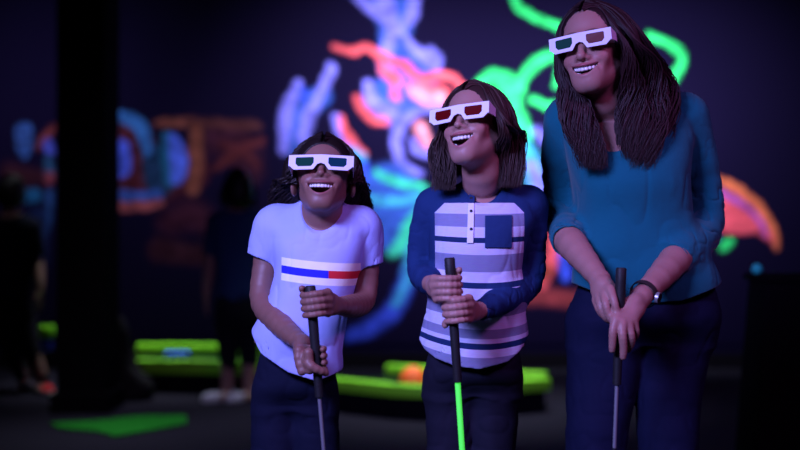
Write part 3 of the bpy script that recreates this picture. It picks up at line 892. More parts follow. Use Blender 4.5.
def build_girl1():
    Y = 2.62
    base = empty('person', (*at(300, 300, 2.64)[:2], 0))
    tag(base, 'laughing young girl in a white tee with a striped chest, hands on a club', 'person')
    butt, foot = at(310.3, 287, 2.37), at(348, 747, 2.36)
    fr = from_glasses(321, 161.5, 2.50, 0, 25, 1, .90)
    pU, pL = on_line(butt, foot, 304), on_line(butt, foot, 359); A = nrm(butt - foot)
    wL, wR = at(302, 343, 2.415), at(337, 305.5, 2.42)
    def hands(S):
        grip_hand(S, pU, A, 1, wR, .80, thumb_h=.034)
        grip_hand(S, pL, A, -1, wL, .80, back=True, thumb_h=-.030)
    cfg = dict(s=.82, head=fr, face=dict(mz=-.058, mo=.028, mw=.033, jaw=.84, nl=.030, nw=1.15, ns=.004, lf=.93),
        skin=(.24, .115, .090), lip=(.26, .075, .08), brow=(.03, .015, .012), neck=.039, neck_base=at(320, 216, 2.635),
        torso=[(203, 300, 342, 2.635, .040), (212, 284, 357, 2.63, .056), (223, 271, 368, 2.62, .070), (240, 271, 366, 2.61, .084), (268, 275, 360, 2.60, .092),
               (300, 267, 352, 2.60, .096), (330, 254, 346, 2.60, .100), (352, 250, 344, 2.61, .104), (392, 254, 342, 2.61, .104)],
        hips=[(336, 264, 336, 2.62, .070), (352, 260, 335, 2.62, .078), (368, 257, 335, 2.62, .082), (388, 256, 334, 2.62, .078), (402, 262, 328, 2.63, .050)],
        legs=[[(276, 405, 2.63, .050), (274, 470, 2.62, .050), (272, 580, 2.61, .046), (270, 660, 2.67, .040), (268, 700, 2.70, .030)],
              [(313, 405, 2.63, .050), (315, 470, 2.62, .050), (318, 580, 2.61, .046), (320, 660, 2.67, .040), (322, 700, 2.70, .030)]],
        arms=[[(274, 227, 2.64, .040), (267, 262, 2.635, .032), (262, 300, 2.60, .0275), (278, 322, 2.52, .027), (292, 335, 2.46, .022), (302, 343, 2.415, .0175)],
              [(362, 229, 2.64, .040), (366, 262, 2.645, .031), (364, 298, 2.62, .0275), (351, 306, 2.52, .0255), (343, 306, 2.46, .021), (337, 305.5, 2.42, .0175)]],
        hands=hands)
    cfg['top'] = dict(hem=px_curve([(240, 318), (247, 328), (262, 352), (290, 370), (318, 379), (342, 371), (352, 360)], 2.55),
        fold=lambda P: soft(P, .0042, (15, 15, 5), 0, .0030, (30, 30, 9)) * np.clip((1.22 - P[:, 2]) / .2, .25, 1),
        sfold=lambda P: soft(P, .0022, (26, 26, 20), 2, .0016, (50, 50, 30)),
        cover=.35, neck=(at(319.5, 212, 2.53), .054, .052, .62), hem_flare=.004,
        sleeves=[[(279, 224, 2.63, .042), (272, 238, 2.635, .044), (264, 259, 2.635, .0405)], [(358, 226, 2.63, .042), (363, 242, 2.64, .043), (367, 265, 2.645, .0385)]])
    make_body(base, cfg); make_top(base, cfg, stripes_tee(), 'tee_shirt')
    make_trousers(base, cfg, fabric('dark_leggings', (.006, .008, .026))); shoes(base, cfg)
    # curly hair gathered behind the ears, springing out behind the neck
    G = lambda px, py, Y_, rx, ry: (at(px, py, Y_), rx, ry); GL = lambda x, y, z, rx, ry: (toW(fr, (x, y, z)), rx, ry)
    S = SDF(); hair_cap(S, fr, (.081, .0985, .094), lambda ax: .066 - 12 * ax ** 2, side=.012, low=.02)
    for sd, x0, x1 in ((-1, 300, 291), (1, 346, 355)):
        S.cap(at(x0, 168, 2.66), at(x1, 208, 2.70), .040, .036, .02)
    o = fr['o']
    hair(fr, [(-1, [GL(-.086, .035, -.015, .008, .045), G(296, 174, 2.655, .036, .035), G(286, 192, 2.68, .040, .035), G(285, 210, 2.70, .040, .03), G(288, 222, 2.71, .03, .03)]),
              (1, [GL(.086, .035, -.015, .008, .045), G(345, 170, 2.655, .034, .035), G(352, 190, 2.68, .036, .035), G(356, 210, 2.70, .036, .03), G(360, 228, 2.71, .03, .03)])],
         1000, (.016, .009, .009), base, M['hair'], seed=3, wave=.001, curl=.010, wfreq=6.5, rad=.0021, frizz=.0008, phi0=66, lenvar=.25, face=cfg['face'],
         under=(S, (o - (.16, .12, .22), o + (.16, .26, .14), .004)), rcap=(.088, .102, .099))
    glasses(fr, M['lens_green'], M['lens_cyan'], 'white cardboard 3D glasses with teal lenses worn by the girl in the white tee', 'cardboard 3D glasses', dz=.000)
    club('putter', butt, foot, .235, 'black gripped putter with a steel shaft held by the girl in the white tee', M['steel'])
# ------------------------------------------------------------------ the older girl in the striped raglan top
def raglan_mat():
    m, nt, b = new_mat('striped_jersey'); b.inputs['Roughness'].default_value = .85; b.inputs['Specular IOR Level'].default_value = .1
    a = nd(nt, 'ShaderNodeAttribute', attribute_name='pat'); sp = nd(nt, 'ShaderNodeSeparateXYZ'); nt.links.new(a.outputs['Vector'], sp.inputs[0])
    def mth(op, x, y=None, z=None):
        n = nd(nt, 'ShaderNodeMath', operation=op)
        for i, v in enumerate((x, y, z)):
            if v is None: continue
            if isinstance(v, (int, float)): n.inputs[i].default_value = v
            else: nt.links.new(v, n.inputs[i])
        return n.outputs[0]
    X, Z, A = sp.outputs[0], sp.outputs[1], sp.outputs[2]
    # stripes: the drape bows them down in the middle, more so towards the hem
    W = (.70, .70, .97); G = (.27, .28, .47); N = (.013, .036, .125)
    Yf = 2.505
    zz = lambda py: at(470, py, Yf)[2]
    zt, zb = zz(200), zz(370)
    nrmz = mth('DIVIDE', mth('SUBTRACT', zt, Z), zt - zb)
    bow = mth('MULTIPLY', mth('MULTIPLY', X, X), mth('MULTIPLY_ADD', nrmz, 3.2, .3))
    v = mth('ADD', nrmz, bow)
    P = lambda py: (zt - zz(py)) / (zt - zb)
    r = ramp(nt, [(0, W), (P(213.5), G), (P(227), W), (P(237.5), N), (P(243), W), (P(254.5), G), (P(272), W), (P(283), N), (P(288.5), W), (P(300), G), (P(317), W), (P(330), G), (P(339), W), (P(344), N), (P(349.5), W), (P(358), G)])
    nt.links.new(v, r.inputs[0])
    # marled grey
    tc = nd(nt, 'ShaderNodeTexCoord'); mp = nd(nt, 'ShaderNodeMapping'); mp.inputs['Scale'].default_value = (60, 60, 900); nt.links.new(tc.outputs['Object'], mp.inputs[0])
    nz = nd(nt, 'ShaderNodeTexNoise'); nz.inputs['Scale'].default_value = 1; nz.inputs['Detail'].default_value = 2; nt.links.new(mp.outputs[0], nz.inputs['Vector'])
    mr = nd(nt, 'ShaderNodeMix', data_type='RGBA', blend_type='MULTIPLY'); mr.inputs['Factor'].default_value = .35
    nt.links.new(r.outputs[0], mr.inputs['A']); nt.links.new(nz.outputs['Color'], mr.inputs['B'])
    # panel: inside |x| < hw with cut upper corners, below the yoke, not on the sleeves
    hw = .102; xc = .0045 + .0
    ax = mth('ABSOLUTE', mth('SUBTRACT', X, -.0095)); top = zz(202.5)
    d1 = mth('LESS_THAN', ax, hw); d2 = mth('LESS_THAN', mth('ADD', Z, mth('MULTIPLY', mth('MAXIMUM', mth('SUBTRACT', ax, hw - .022), 0), 1.0)), top)
    low = mth('LESS_THAN', Z, zz(285))
    pan = mth('MULTIPLY', mth('MAXIMUM', mth('MULTIPLY', d1, d2), low), mth('GREATER_THAN', A, -.001))
    m2 = nd(nt, 'ShaderNodeMix', data_type='RGBA'); nt.links.new(pan, m2.inputs['Factor']); m2.inputs['A'].default_value = (*N, 1)
    nt.links.new(mr.outputs['Result'], m2.inputs['B']); nt.links.new(m2.outputs['Result'], b.inputs['Base Color'])
    knit_bump(nt, b, 300, .3)
    return m
def build_girl2():
    base = empty('person', (*at(475, 300, 2.64)[:2], 0))
    tag(base, 'laughing girl in a navy raglan top with white and grey stripes, fists on a club', 'person')
    butt, foot = at(449.6, 259, 2.36), at(481.5, 747, 2.35)
    fr = from_glasses(457.5, 112, 2.47, 28, 17, -6, .93)
    pU, pL = on_line(butt, foot, 288), on_line(butt, foot, 310); A = nrm(butt - foot)
    wU, wL = at(432, 284, 2.43), at(475, 312, 2.42)
    def hands(S):
        grip_hand(S, pU, A, -1, wU, .80, thumb_h=.036)
        grip_hand(S, pL, A, 1, wL, .80, thumb_h=-.030, spread=1.02)
    cfg = dict(s=.86, head=fr, face=dict(mz=-.058, mo=.027, mw=.031, jaw=.86, nl=.032, ns=.003, lf=.95),
        skin=(.38, .19, .16), lip=(.34, .10, .11), brow=(.06, .03, .02), neck=.042, neck_base=at(483, 196, 2.63),
        torso=[(182, 464, 504, 2.63, .042), (190, 450, 518, 2.63, .058), (200, 437, 531, 2.62, .070), (216, 431, 536, 2.61, .084), (240, 429, 527, 2.60, .093), (270, 430, 521, 2.60, .097),
               (300, 427, 524, 2.60, .099), (332, 421, 527, 2.61, .103), (352, 420, 527, 2.61, .106), (378, 422, 526, 2.61, .106)],
        hips=[(340, 432, 516, 2.62, .078), (355, 427, 520, 2.62, .092), (375, 425, 521, 2.62, .088), (390, 428, 516, 2.63, .055)],
        legs=[[(450, 395, 2.63, .054), (450, 470, 2.62, .048), (451, 570, 2.61, .044), (451, 660, 2.67, .040), (450, 700, 2.70, .030)],
              [(494, 395, 2.63, .052), (491, 470, 2.62, .046), (492, 570, 2.61, .044), (492, 660, 2.67, .040), (492, 700, 2.70, .030)]],
        arms=[[(434, 207, 2.64, .038), (425, 238, 2.655, .026), (421, 270, 2.65, .022), (426, 280, 2.56, .021), (430, 283, 2.48, .021), (432, 284, 2.43, .0175)],
              [(529, 205, 2.64, .038), (532, 240, 2.655, .026), (530, 281, 2.64, .023), (508, 296, 2.55, .022), (490, 306, 2.47, .022), (475, 312, 2.42, .0175)]],
        hands=hands)
    cfg['top'] = dict(hem=px_curve([(415, 336), (420, 342), (424, 349), (435, 357), (455, 364), (478, 366.5), (507, 360), (520, 350), (530, 337)], 2.55),
        fold=lambda P: soft(P, .0034, (15, 15, 6), 8, .0026, (30, 30, 10)) * np.clip((1.2 - P[:, 2]) / .2, .25, 1),
        sfold=lambda P: soft(P, .0026, (24, 24, 24), 12, .0026, (42, 42, 42)),
        neck=(at(484, 189, 2.54), .048, .038, .55), hem_flare=.003, hollow=.012,
        sleeves=[[(438, 208, 2.63, .040), (424, 232, 2.65, .0345), (421, 268, 2.65, .033), (427, 280, 2.56, .031), (431, 283.5, 2.48, .026), (432.5, 284, 2.445, .024)],
                 [(525, 206, 2.63, .040), (531, 235, 2.65, .0345), (530, 281, 2.64, .0335), (508, 296, 2.55, .031), (490, 306, 2.47, .026), (480, 310, 2.435, .023)]])
    make_body(base, cfg); sh = make_top(base, cfg, raglan_mat(), 'raglan_top')
    make_trousers(base, cfg, fabric('black_trousers', (.010, .010, .022))); shoes(base, cfg)
    # placket, buttons and pocket lie on the shirt front: wrap flat patches on to the chest surface
    navy = fabric('navy_jersey', (.013, .036, .125)); white = fabric('white_placket', (.78, .78, .97), var=.03)
    L = rows_loft(cfg['torso'])
    def front(px, py, off):
        """the chest surface seen at (px, py), lifted by off"""
        Y = 2.40
        Ys = np.arange(2.40, 2.75, .0004); p = np.array([at(px, py, y) for y in Ys]).astype(F32)
        dd = loft_sdf(p, L) + cfg['top']['fold'](p); return p[np.argmax(dd < off)].astype(float)
    def patch(name, quad, mat, parent, off=.0035, nu=8, nv=10, thick=.002):
        (x0, y0), (x1, y1), (x2, y2), (x3, y3) = quad; V = []
        for j in range(nv + 1):
            for i in range(nu + 1):
                u, v = i / nu, j / nv
                V.append(front((x0 * (1 - u) + x1 * u) * (1 - v) + (x3 * (1 - u) + x2 * u) * v, (y0 * (1 - u) + y1 * u) * (1 - v) + (y3 * (1 - u) + y2 * u) * v, off))
        n = len(V); V2 = [p + np.array([0, thick, 0]) * 3 for p in V]; w = nu + 1
        F = [[j * w + i, j * w + i + 1, (j + 1) * w + i + 1, (j + 1) * w + i] for j in range(nv) for i in range(nu)]
        ring = [i for i in range(w)] + [j * w + nu for j in range(1, nv + 1)] + [nv * w + i for i in range(nu - 1, -1, -1)] + [j * w for j in range(nv - 1, 0, -1)]
        F = [f[::-1] for f in F] + [[f_ + n for f_ in f] for f in F] + [[ring[k], ring[(k + 1) % len(ring)], ring[(k + 1) % len(ring)] + n, ring[k] + n] for k in range(len(ring))]
        return mesh_np(name, V + V2, F, mat, parent, smooth=False)
    pl = patch('placket', [(468.2, 203), (474.2, 203), (473.2, 243), (467.0, 243)], white, sh, .0045)
    pl['label'] = 'white button placket'
    pn = patch('placket_band', [(469.5, 193), (474.8, 193), (474.4, 203), (468.4, 203)], navy, sh, .0045); pn['label'] = 'navy collar band of the placket'
    pk = patch('pocket', [(485.3, 215.5), (512, 215), (512, 247.5), (485, 247.5)], navy, sh, .0045); pk['label'] = 'navy chest pocket'
    for y in (198, 211, 229):
        p = front(471.2, y, .0065); mb = MB(); mb.tube([p, p + np.array([0, .003, 0])], .0035, 12); mb.build('button', M['steel_dark'], sh)
    G = lambda px, py, Y_, rx, ry: (at(px, py, Y_), rx, ry); GL = lambda x, y, z, rx, ry: (toW(fr, (x, y, z)), rx, ry)
    S = SDF(); hair_cap(S, fr, (.080, .0965, .0855), lambda ax: .068 - 16 * ax ** 2)
    S.cap(at(503, 135, 2.63), at(510, 176, 2.61), .026, .026, .02); S.cap(at(442, 145, 2.60), at(438, 172, 2.58), .010, .014, .01)
    S.cap(at(480, 140, 2.68), at(485, 185, 2.70), .050, .040, .02)
    o = fr['o']
    hair(fr, [(1, [GL(.078, -.034, .01, .006, .022), GL(.084, -.022, -.045, .006, .026), G(500, 150, 2.565, .020, .022), G(503, 172, 2.56, .022, .02), G(505, 188, 2.55, .018, .02)], (36, 70), .04), (-1, [GL(-.094, -.006, -.022, .005, .050), G(441, 136, 2.58, .020, .034), G(442, 152, 2.57, .026, .030), G(442, 172, 2.56, .030, .026), G(443, 192, 2.55, .022, .02)], (40, 110), .16),
              (1, [GL(.090, .000, -.022, .004, .055), G(505, 132, 2.59, .026, .045), G(509, 146, 2.585, .030, .045), G(511, 162, 2.575, .032, .04), G(510, 190, 2.56, .026, .035)], (44, 118), .10),
              (1, [GL(.090, .052, -.022, .010, .03), G(509, 126, 2.63, .026, .045), G(514, 145, 2.63, .030, .04), G(514, 165, 2.62, .030, .04), G(508, 188, 2.62, .028, .03)], (85, 150), .10), (-1, [GL(-.06, .085, -.03, .03, .02), G(465, 150, 2.68, .03, .03), G(465, 180, 2.69, .03, .03)], (110, 172))],
         2300, (.045, .021, .019), base, M['hair'], seed=7, wave=.007, wfreq=2.2, rad=.00135, frizz=.00025, phi0=44, lenvar=.10, face=cfg['face'],
         under=(S, (o - (.17, .14, .26), o + (.17, .26, .14), .004)), rcap=(.083, .0985, .089))
    glasses(fr, M['lens_red'], M['lens_red'], 'white cardboard 3D glasses with red lenses worn by the girl in the striped top', 'cardboard 3D glasses', dz=-.001)
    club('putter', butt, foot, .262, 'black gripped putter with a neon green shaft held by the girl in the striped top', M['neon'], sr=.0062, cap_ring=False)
# ------------------------------------------------------------------ the woman in the teal jumper
def build_mom():
    base = empty('person', (*at(640, 300, 2.70)[:2], 0))
    tag(base, 'laughing woman with long brown hair in a teal jumper leaning over her club', 'person')
    butt, foot = at(621.2, 269, 2.38), at(603, 747, 2.36)
    fr = from_glasses(579, 40.5, 2.50, 28, 6, -7, 1.0)
    A = nrm(butt - foot)
    wU, wL = at(600, 280, 2.44), at(641, 297, 2.42)
    def hands(S):
        a = lambda x, y, Y: at(x, y, Y)
        open_hand(S, wU, [a(610, 289, 2.385), a(605, 294, 2.39), a(600, 298, 2.40), a(596.5, 300, 2.415)],
                  [[a(613.5, 299, 2.365), a(615.5, 307, 2.360), a(616, 313, 2.362)], [a(606, 305, 2.368), a(609, 315, 2.366), a(611.5, 321, 2.368)],
                   [a(601, 308, 2.385), a(605, 317, 2.385), a(609, 321, 2.392)], [a(598, 308, 2.405), a(602, 315, 2.41), a(606, 318, 2.415)]],
                  [a(602, 283, 2.415), a(611, 288, 2.405), a(618, 297, 2.400), a(622, 305, 2.402)], .92)
        open_hand(S, wL, [a(616, 319, 2.355), a(622, 323, 2.352), a(628, 324, 2.358), a(633, 322, 2.368)],
                  [[a(613, 331, 2.345), a(612.5, 342, 2.348), a(612, 350, 2.352)], [a(622.5, 336, 2.340), a(623.5, 348, 2.345), a(623, 357, 2.35)],
                   [a(631, 335, 2.350), a(631, 344, 2.362), a(628, 350, 2.372)], [a(636, 330, 2.366), a(635, 337, 2.378), a(631, 341, 2.388)]],
                  [a(636, 300, 2.395), a(627, 307, 2.385), a(621, 313, 2.378), a(616, 322, 2.372)], .95)
    cfg = dict(s=1.0, head=fr, face=dict(mz=-.060, mo=.018, mw=.032, jaw=.86, nl=.037, lf=.96),
        skin=(.36, .175, .15), lip=(.33, .08, .10), brow=(.04, .02, .015), neck=.050, neck_base=at(618, 113, 2.69),
        torso=[(96, 596, 640, 2.70, .050), (104, 578, 664, 2.70, .066), (113, 566, 682, 2.69, .082), (132, 562, 692, 2.68, .100), (155, 566, 690, 2.66, .116), (180, 572, 688, 2.65, .122), (215, 576, 692, 2.66, .116),
               (250, 574, 706, 2.66, .114), (280, 571, 720, 2.67, .122), (300, 570, 722, 2.68, .124), (318, 570, 722, 2.68, .124)],
        hips=[(272, 584, 706, 2.68, .092), (292, 576, 715, 2.68, .106), (320, 570, 718, 2.68, .120), (340, 573, 709, 2.68, .08)],
        legs=[[(608, 335, 2.69, .086), (600, 400, 2.64, .072), (594, 480, 2.60, .058), (593, 570, 2.66, .052), (592, 682, 2.74, .036)],
              [(676, 335, 2.69, .082), (668, 400, 2.64, .070), (669, 480, 2.60, .060), (670, 570, 2.66, .052), (670, 682, 2.74, .036)]],
        arms=[[(568, 122, 2.71, .050), (561, 165, 2.745, .041), (562, 218, 2.73, .034), (571, 243, 2.58, .036), (587, 263, 2.50, .028), (600, 280, 2.44, .022)],
              [(684, 118, 2.71, .052), (698, 170, 2.73, .045), (706, 226, 2.71, .038), (682, 252, 2.58, .037), (660, 277, 2.49, .030), (641, 297, 2.42, .022)]],
        hands=hands)
    cfg['top'] = dict(hem=px_curve([(560, 276), (571, 282), (600, 294), (640, 303), (680, 301), (722, 287), (735, 280)], 2.57),
        fold=lambda P: soft(P, .0045, (11, 11, 6), 20, .0030, (22, 22, 10)) * np.clip((1.42 - P[:, 2]) / .25, .2, 1),
        sfold=lambda P: soft(P, .0035, (18, 18, 18), 22, .0038, (32, 32, 40)),
        neck=(at(612, 118, 2.56), .062, .078, .55), hem_flare=.0, hollow=.03,
        sleeves=[[(571, 120, 2.71, .053), (562, 165, 2.745, .0475), (563, 214, 2.73, .0435), (566, 231, 2.65, .0415), (568.5, 241, 2.585, .0395)],
                 [(681, 118, 2.71, .055), (697, 168, 2.73, .051), (705, 222, 2.71, .048), (690, 246, 2.62, .045), (673, 259, 2.55, .039)]])
    m, nt, b = new_mat('teal_knit'); b.inputs['Roughness'].default_value = .9; b.inputs['Specular IOR Level'].default_value = .1
    b.inputs['Base Color'].default_value = (.005, .120, .165, 1); b.inputs['Sheen Weight'].default_value = .15
    knit_bump(nt, b, 230, .5)
    make_body(base, cfg); make_top(base, cfg, m, 'jumper')
    make_trousers(base, cfg, fabric('dark_denim', (.004, .006, .028), scale=600)); shoes(base, cfg)
    G = lambda px, py, Y_, rx, ry: (at(px, py, Y_), rx, ry); GL = lambda x, y, z, rx, ry: (toW(fr, (x, y, z)), rx, ry)
    S = SDF(); hair_cap(S, fr, (.079, .0965, .0855), lambda ax: .080 - 18 * ax ** 2)
    S.cap(at(638, 70, 2.64), at(648, 140, 2.60), .026, .030, .02); S.cap(at(648, 80, 2.67), at(655, 120, 2.64), .030, .030, .02)
    S.cap(at(570, 85, 2.59), at(585, 145, 2.545), .010, .026, .02)
    S.cap(at(612, 40, 2.70), at(622, 100, 2.76), .06, .05, .02)
    o = fr['o']
    hair(fr, [(1, [GL(.080, -.034, .01, .006, .022), GL(.088, -.020, -.045, .008, .026), G(630, 95, 2.585, .026, .03), G(632, 125, 2.56, .030, .025), G(634, 165, 2.54, .020, .02)], (38, 72), .06), (-1, [GL(-.094, -.006, -.022, .005, .050), G(567, 68, 2.59, .014, .030), G(570, 90, 2.58, .024, .028), G(577, 118, 2.55, .032, .026), G(587, 142, 2.53, .037, .024), G(594, 172, 2.525, .022, .016)], (40, 110), .15),
              (1, [GL(.106, .002, -.022, .006, .055), G(645, 66, 2.615, .030, .045), G(648, 88, 2.62, .040, .045), G(649, 118, 2.58, .036, .04), G(645, 145, 2.555, .031, .03), G(640, 172, 2.545, .024, .02)], (46, 118), .28),
              (1, [GL(.108, .055, -.022, .010, .03), G(654, 66, 2.68, .030, .045), G(659, 88, 2.68, .032, .045), G(661, 112, 2.64, .034, .04), G(655, 140, 2.60, .034, .03), G(650, 168, 2.575, .020, .02)], (85, 160), .32)],
         2600, (.024, .009, .011), base, M['hair'], seed=11, wave=.012, wfreq=3.2, rad=.0015, frizz=.0003, a0=-60, phi0=46, lenvar=.14, face=cfg['face'],
         under=(S, (o - (.2, .2, .36), o + (.2, .26, .14), .0045)), rcap=(.084, .1005, .091))
    glasses(fr, M['lens_green'], M['lens_red'], 'white cardboard 3D glasses with one green and one red lens worn by the woman', 'cardboard 3D glasses')
    club('putter', butt, foot, .247, 'black gripped putter with a dark steel shaft held by the woman in teal', M['steel'])
    # wristwatch
    w0 = at(644, 294, 2.435); d = nrm(at(660, 277, 2.49) - at(641, 297, 2.42)); root = empty('wristwatch', w0)
    tag(root, 'dark slim wristwatch with a pale metal clasp on the left wrist of the woman', 'watch')
    u = nrm(np.cross(d, [0, 0, 1.])); v = np.cross(u, d); rr = .0295
    mb = MB(); n = 36; V = []
    for r_, t_ in ((rr, -.006), (rr + .0022, -.006), (rr + .0022, .006), (rr, .006)):
        for k in range(n):
            a = 2 * math.pi * k / n; V.append(w0 + d * t_ + r_ * (math.cos(a) * u + math.sin(a) * v))
    F = [[q * n + k, q * n + (k + 1) % n, ((q + 1) % 4) * n + (k + 1) % n, ((q + 1) % 4) * n + k] for q in range(4) for k in range(n)]
    mb.add(V, F); mb.build('strap', M['leather'], root)
    out = nrm(np.array([.75, -.6, -.25]) - d * (np.array([.75, -.6, -.25]) @ d)); mb = MB(); c = w0 + out * (rr + .003)
    mb.tube([c - out * .003, c + out * .004], .0125, 24, up=d); cs = mb.build('watch_case', M['steel'], root)
    mb = MB(); mb.tube([c + out * .004, c + out * .0048], .0108, 24, up=d); mb.build('watch_glass', M['rubber'], cs)
    return base
# ------------------------------------------------------------------ two figures further back in the hall
def bg_person(label, torso, hips, legs, arms, fr, neck_base, hem, top_mat, leg_mat, hairs, haircol, shoe, facing, bobz=-.02):
    base = empty('person', (*at((hips[1][1] + hips[1][2]) / 2, 300, hips[1][3])[:2], 0)); tag(base, label, 'person')
    def hands(S):
        for arm, sd in zip(arms, (-1, 1)):
            w = np.array(ap(*arm[-1])[:3]); a = lambda x, y, z: w + np.array([x * sd, y, z])
            open_hand(S, w, [a(-.002, -.03, -.075), a(0, -.012, -.080), a(.002, .008, -.078), a(.002, .026, -.072)],
                      [[a(-.006, -.034, -.105), a(-.012, -.034, -.13)], [a(-.004, -.014, -.115), a(-.012, -.014, -.142)],
                       [a(-.002, .008, -.112), a(-.010, .008, -.138)], [a(0, .028, -.100), a(-.006, .028, -.122)]],
                      [a(-.004, -.014, -.02), a(-.010, -.036, -.04), a(-.014, -.046, -.062), a(-.016, -.048, -.085)], .95)
    cfg = dict(s=1.0, head=fr, face=dict(mz=-.060, mo=.004, mw=.024, jaw=.92, nl=.035), skin=(.35, .2, .15), lip=(.3, .1, .1), brow=(.03, .02, .015),
               neck=.048, neck_base=neck_base, torso=torso, hips=hips, legs=legs, arms=arms, hands=hands, h=.007, hs=.008, foot_yaw=facing)
    cfg['top'] = dict(hem=px_curve(hem, torso[3][3]), fold=lambda P: soft(P, .005, (11, 11, 6), 31), sfold=None, cover=.5,
                      neck=(neck_base + np.array([0, -.04, .03]), .075, .03, .3), hollow=.0,
                      sleeves=[[(a[0][0], a[0][1], a[0][2], a[0][3] * 1.12), (*[(u + v) / 2 for u, v in zip(a[0][:3], a[1][:3])], a[0][3] * 1.15), (*a[1][:3], a[1][3] * 1.3)] for a in arms])
    make_body(base, cfg); make_top(base, cfg, top_mat, 'shirt'); make_trousers(base, cfg, leg_mat)
    for leg, mt in zip(legs, shoe): leg_shoe(None, 'shoe', base, ap(*leg[-1]), facing, 1.0, mt, M['shoe_sole'])
    S = SDF(); hair_cap(S, fr, (.082, .0995, .089), lambda ax: .066 - 15 * ax ** 2)
    o = fr['o']; S.add(lambda P: ell(toL(fr, P), (0, .035, bobz), (.088, .085, .10)) * fr['s'], o, .25, .04)
    hair(fr, hairs, 500, np.array(haircol) * .4, base, M['hair'], seed=21, wave=.004, rad=.005, phi0=60, under=(S, (o - .2, o + .2, .007)), rcap=(.086, .102, .092), face=cfg['face'])

def build_background_people():
    Y = 7.05
    fr = frame(at(238, 188, Y), 150, 0, 0, .98)
    T = [(206, 230, 246, Y, .05), (210, 220, 258, Y, .075), (216, 212, 264, Y, .10), (228, 212, 264, Y, .12), (250, 214, 262, Y, .12), (280, 216, 260, Y, .12), (306, 214, 262, Y, .13)]
    H = [(284, 220, 257, Y, .105), (300, 216, 260, Y, .125), (318, 217, 260, Y, .125), (328, 222, 255, Y, .10)]
    GL = lambda x, y, z, rx, ry: (toW(fr, (x, y, z)), rx, ry)
    bob = [(s, [GL(s * .088, .01, -.02, .03, .04), GL(s * .085, .015, -.07, .04, .05), GL(s * .080, .02, -.12, .04, .05)]) for s in (-1, 1)]
    bg_person('dark figure with a bob in a navy shirt and pale shoes beside the neon rails', T, H,
              [[(228, 322, Y, .075), (228, 355, Y, .052), (227, 390, Y, .038), (226, 397, Y, .034)], [(249, 322, Y, .075), (249, 355, Y, .052), (249, 390, Y, .038), (249, 397, Y, .034)]],
              [[(216, 222, Y, .050), (211, 255, Y, .040), (207, 285, Y - .05, .030), (206, 292, Y - .06, .024)], [(261, 222, Y, .050), (264, 255, Y, .040), (266, 285, Y - .05, .030), (266, 292, Y - .06, .024)]],
              fr, at(238, 212, Y), [(200, 300), (275, 300)], fabric('navy_cotton', (.020, .045, .15)), fabric('black_leggings', (.006, .006, .012)),
              bob, (.008, .008, .008), (M['canvas_shoe'], M['canvas_shoe']), -.9, -.05)
    Y = 7.5
    fr = frame(at(12, 193, Y), 190, 0, 0, .98)
    T = [(212, 4, 20, Y, .05), (216, -6, 30, Y, .075), (222, -12, 36, Y, .10), (236, -12, 36, Y, .12), (260, -10, 34, Y, .12), (290, -8, 33, Y, .12), (310, -9, 34, Y, .13)]
    H = [(286, -4, 29, Y, .105), (302, -8, 33, Y, .125), (318, -7, 33, Y, .125), (328, -2, 28, Y, .10)]
    GL = lambda x, y, z, rx, ry: (toW(fr, (x, y, z)), rx, ry)
    short = [(s, [GL(s * .084, .01, -.02, .02, .04), GL(s * .075, .03, -.06, .03, .04)]) for s in (-1, 1)]
    bg_person('dark figure in black clothes at the far left with one red shoe', T, H,
              [[(4, 322, Y, .078), (12, 350, Y, .054), (24, 380, Y - .02, .040), (26, 386, Y, .034)], [(24, 322, Y, .078), (32, 350, Y - .1, .054), (42, 380, Y - .12, .040), (44, 388, Y - .12, .034)]],
              [[(-8, 228, Y, .050), (-12, 258, Y, .040), (-14, 286, Y - .05, .030), (-14, 292, Y - .06, .024)], [(32, 228, Y, .050), (37, 258, Y, .040), (40, 284, Y - .08, .030), (40, 291, Y - .10, .024)]],
              fr, at(12, 218, Y), [(-30, 304), (50, 304)], fabric('black_cotton', (.008, .010, .025)), fabric('black_jeans', (.006, .006, .012)),
              short, (.010, .008, .008), (M['canvas_shoe'], plain('red_canvas', (.75, .02, .03), .7)), .5)
# ------------------------------------------------------------------ the hall
WALL_Y = 8.6
def slab(name, lo, hi, mat, kind='structure'):
    mb = MB(); lo = np.array(lo, float); hi = np.array(hi, float); mb.box((lo + hi) / 2, (hi - lo) / 2)
    o = mb.build(name, mat, smooth=False)
    if kind: o['kind'] = kind
    return o
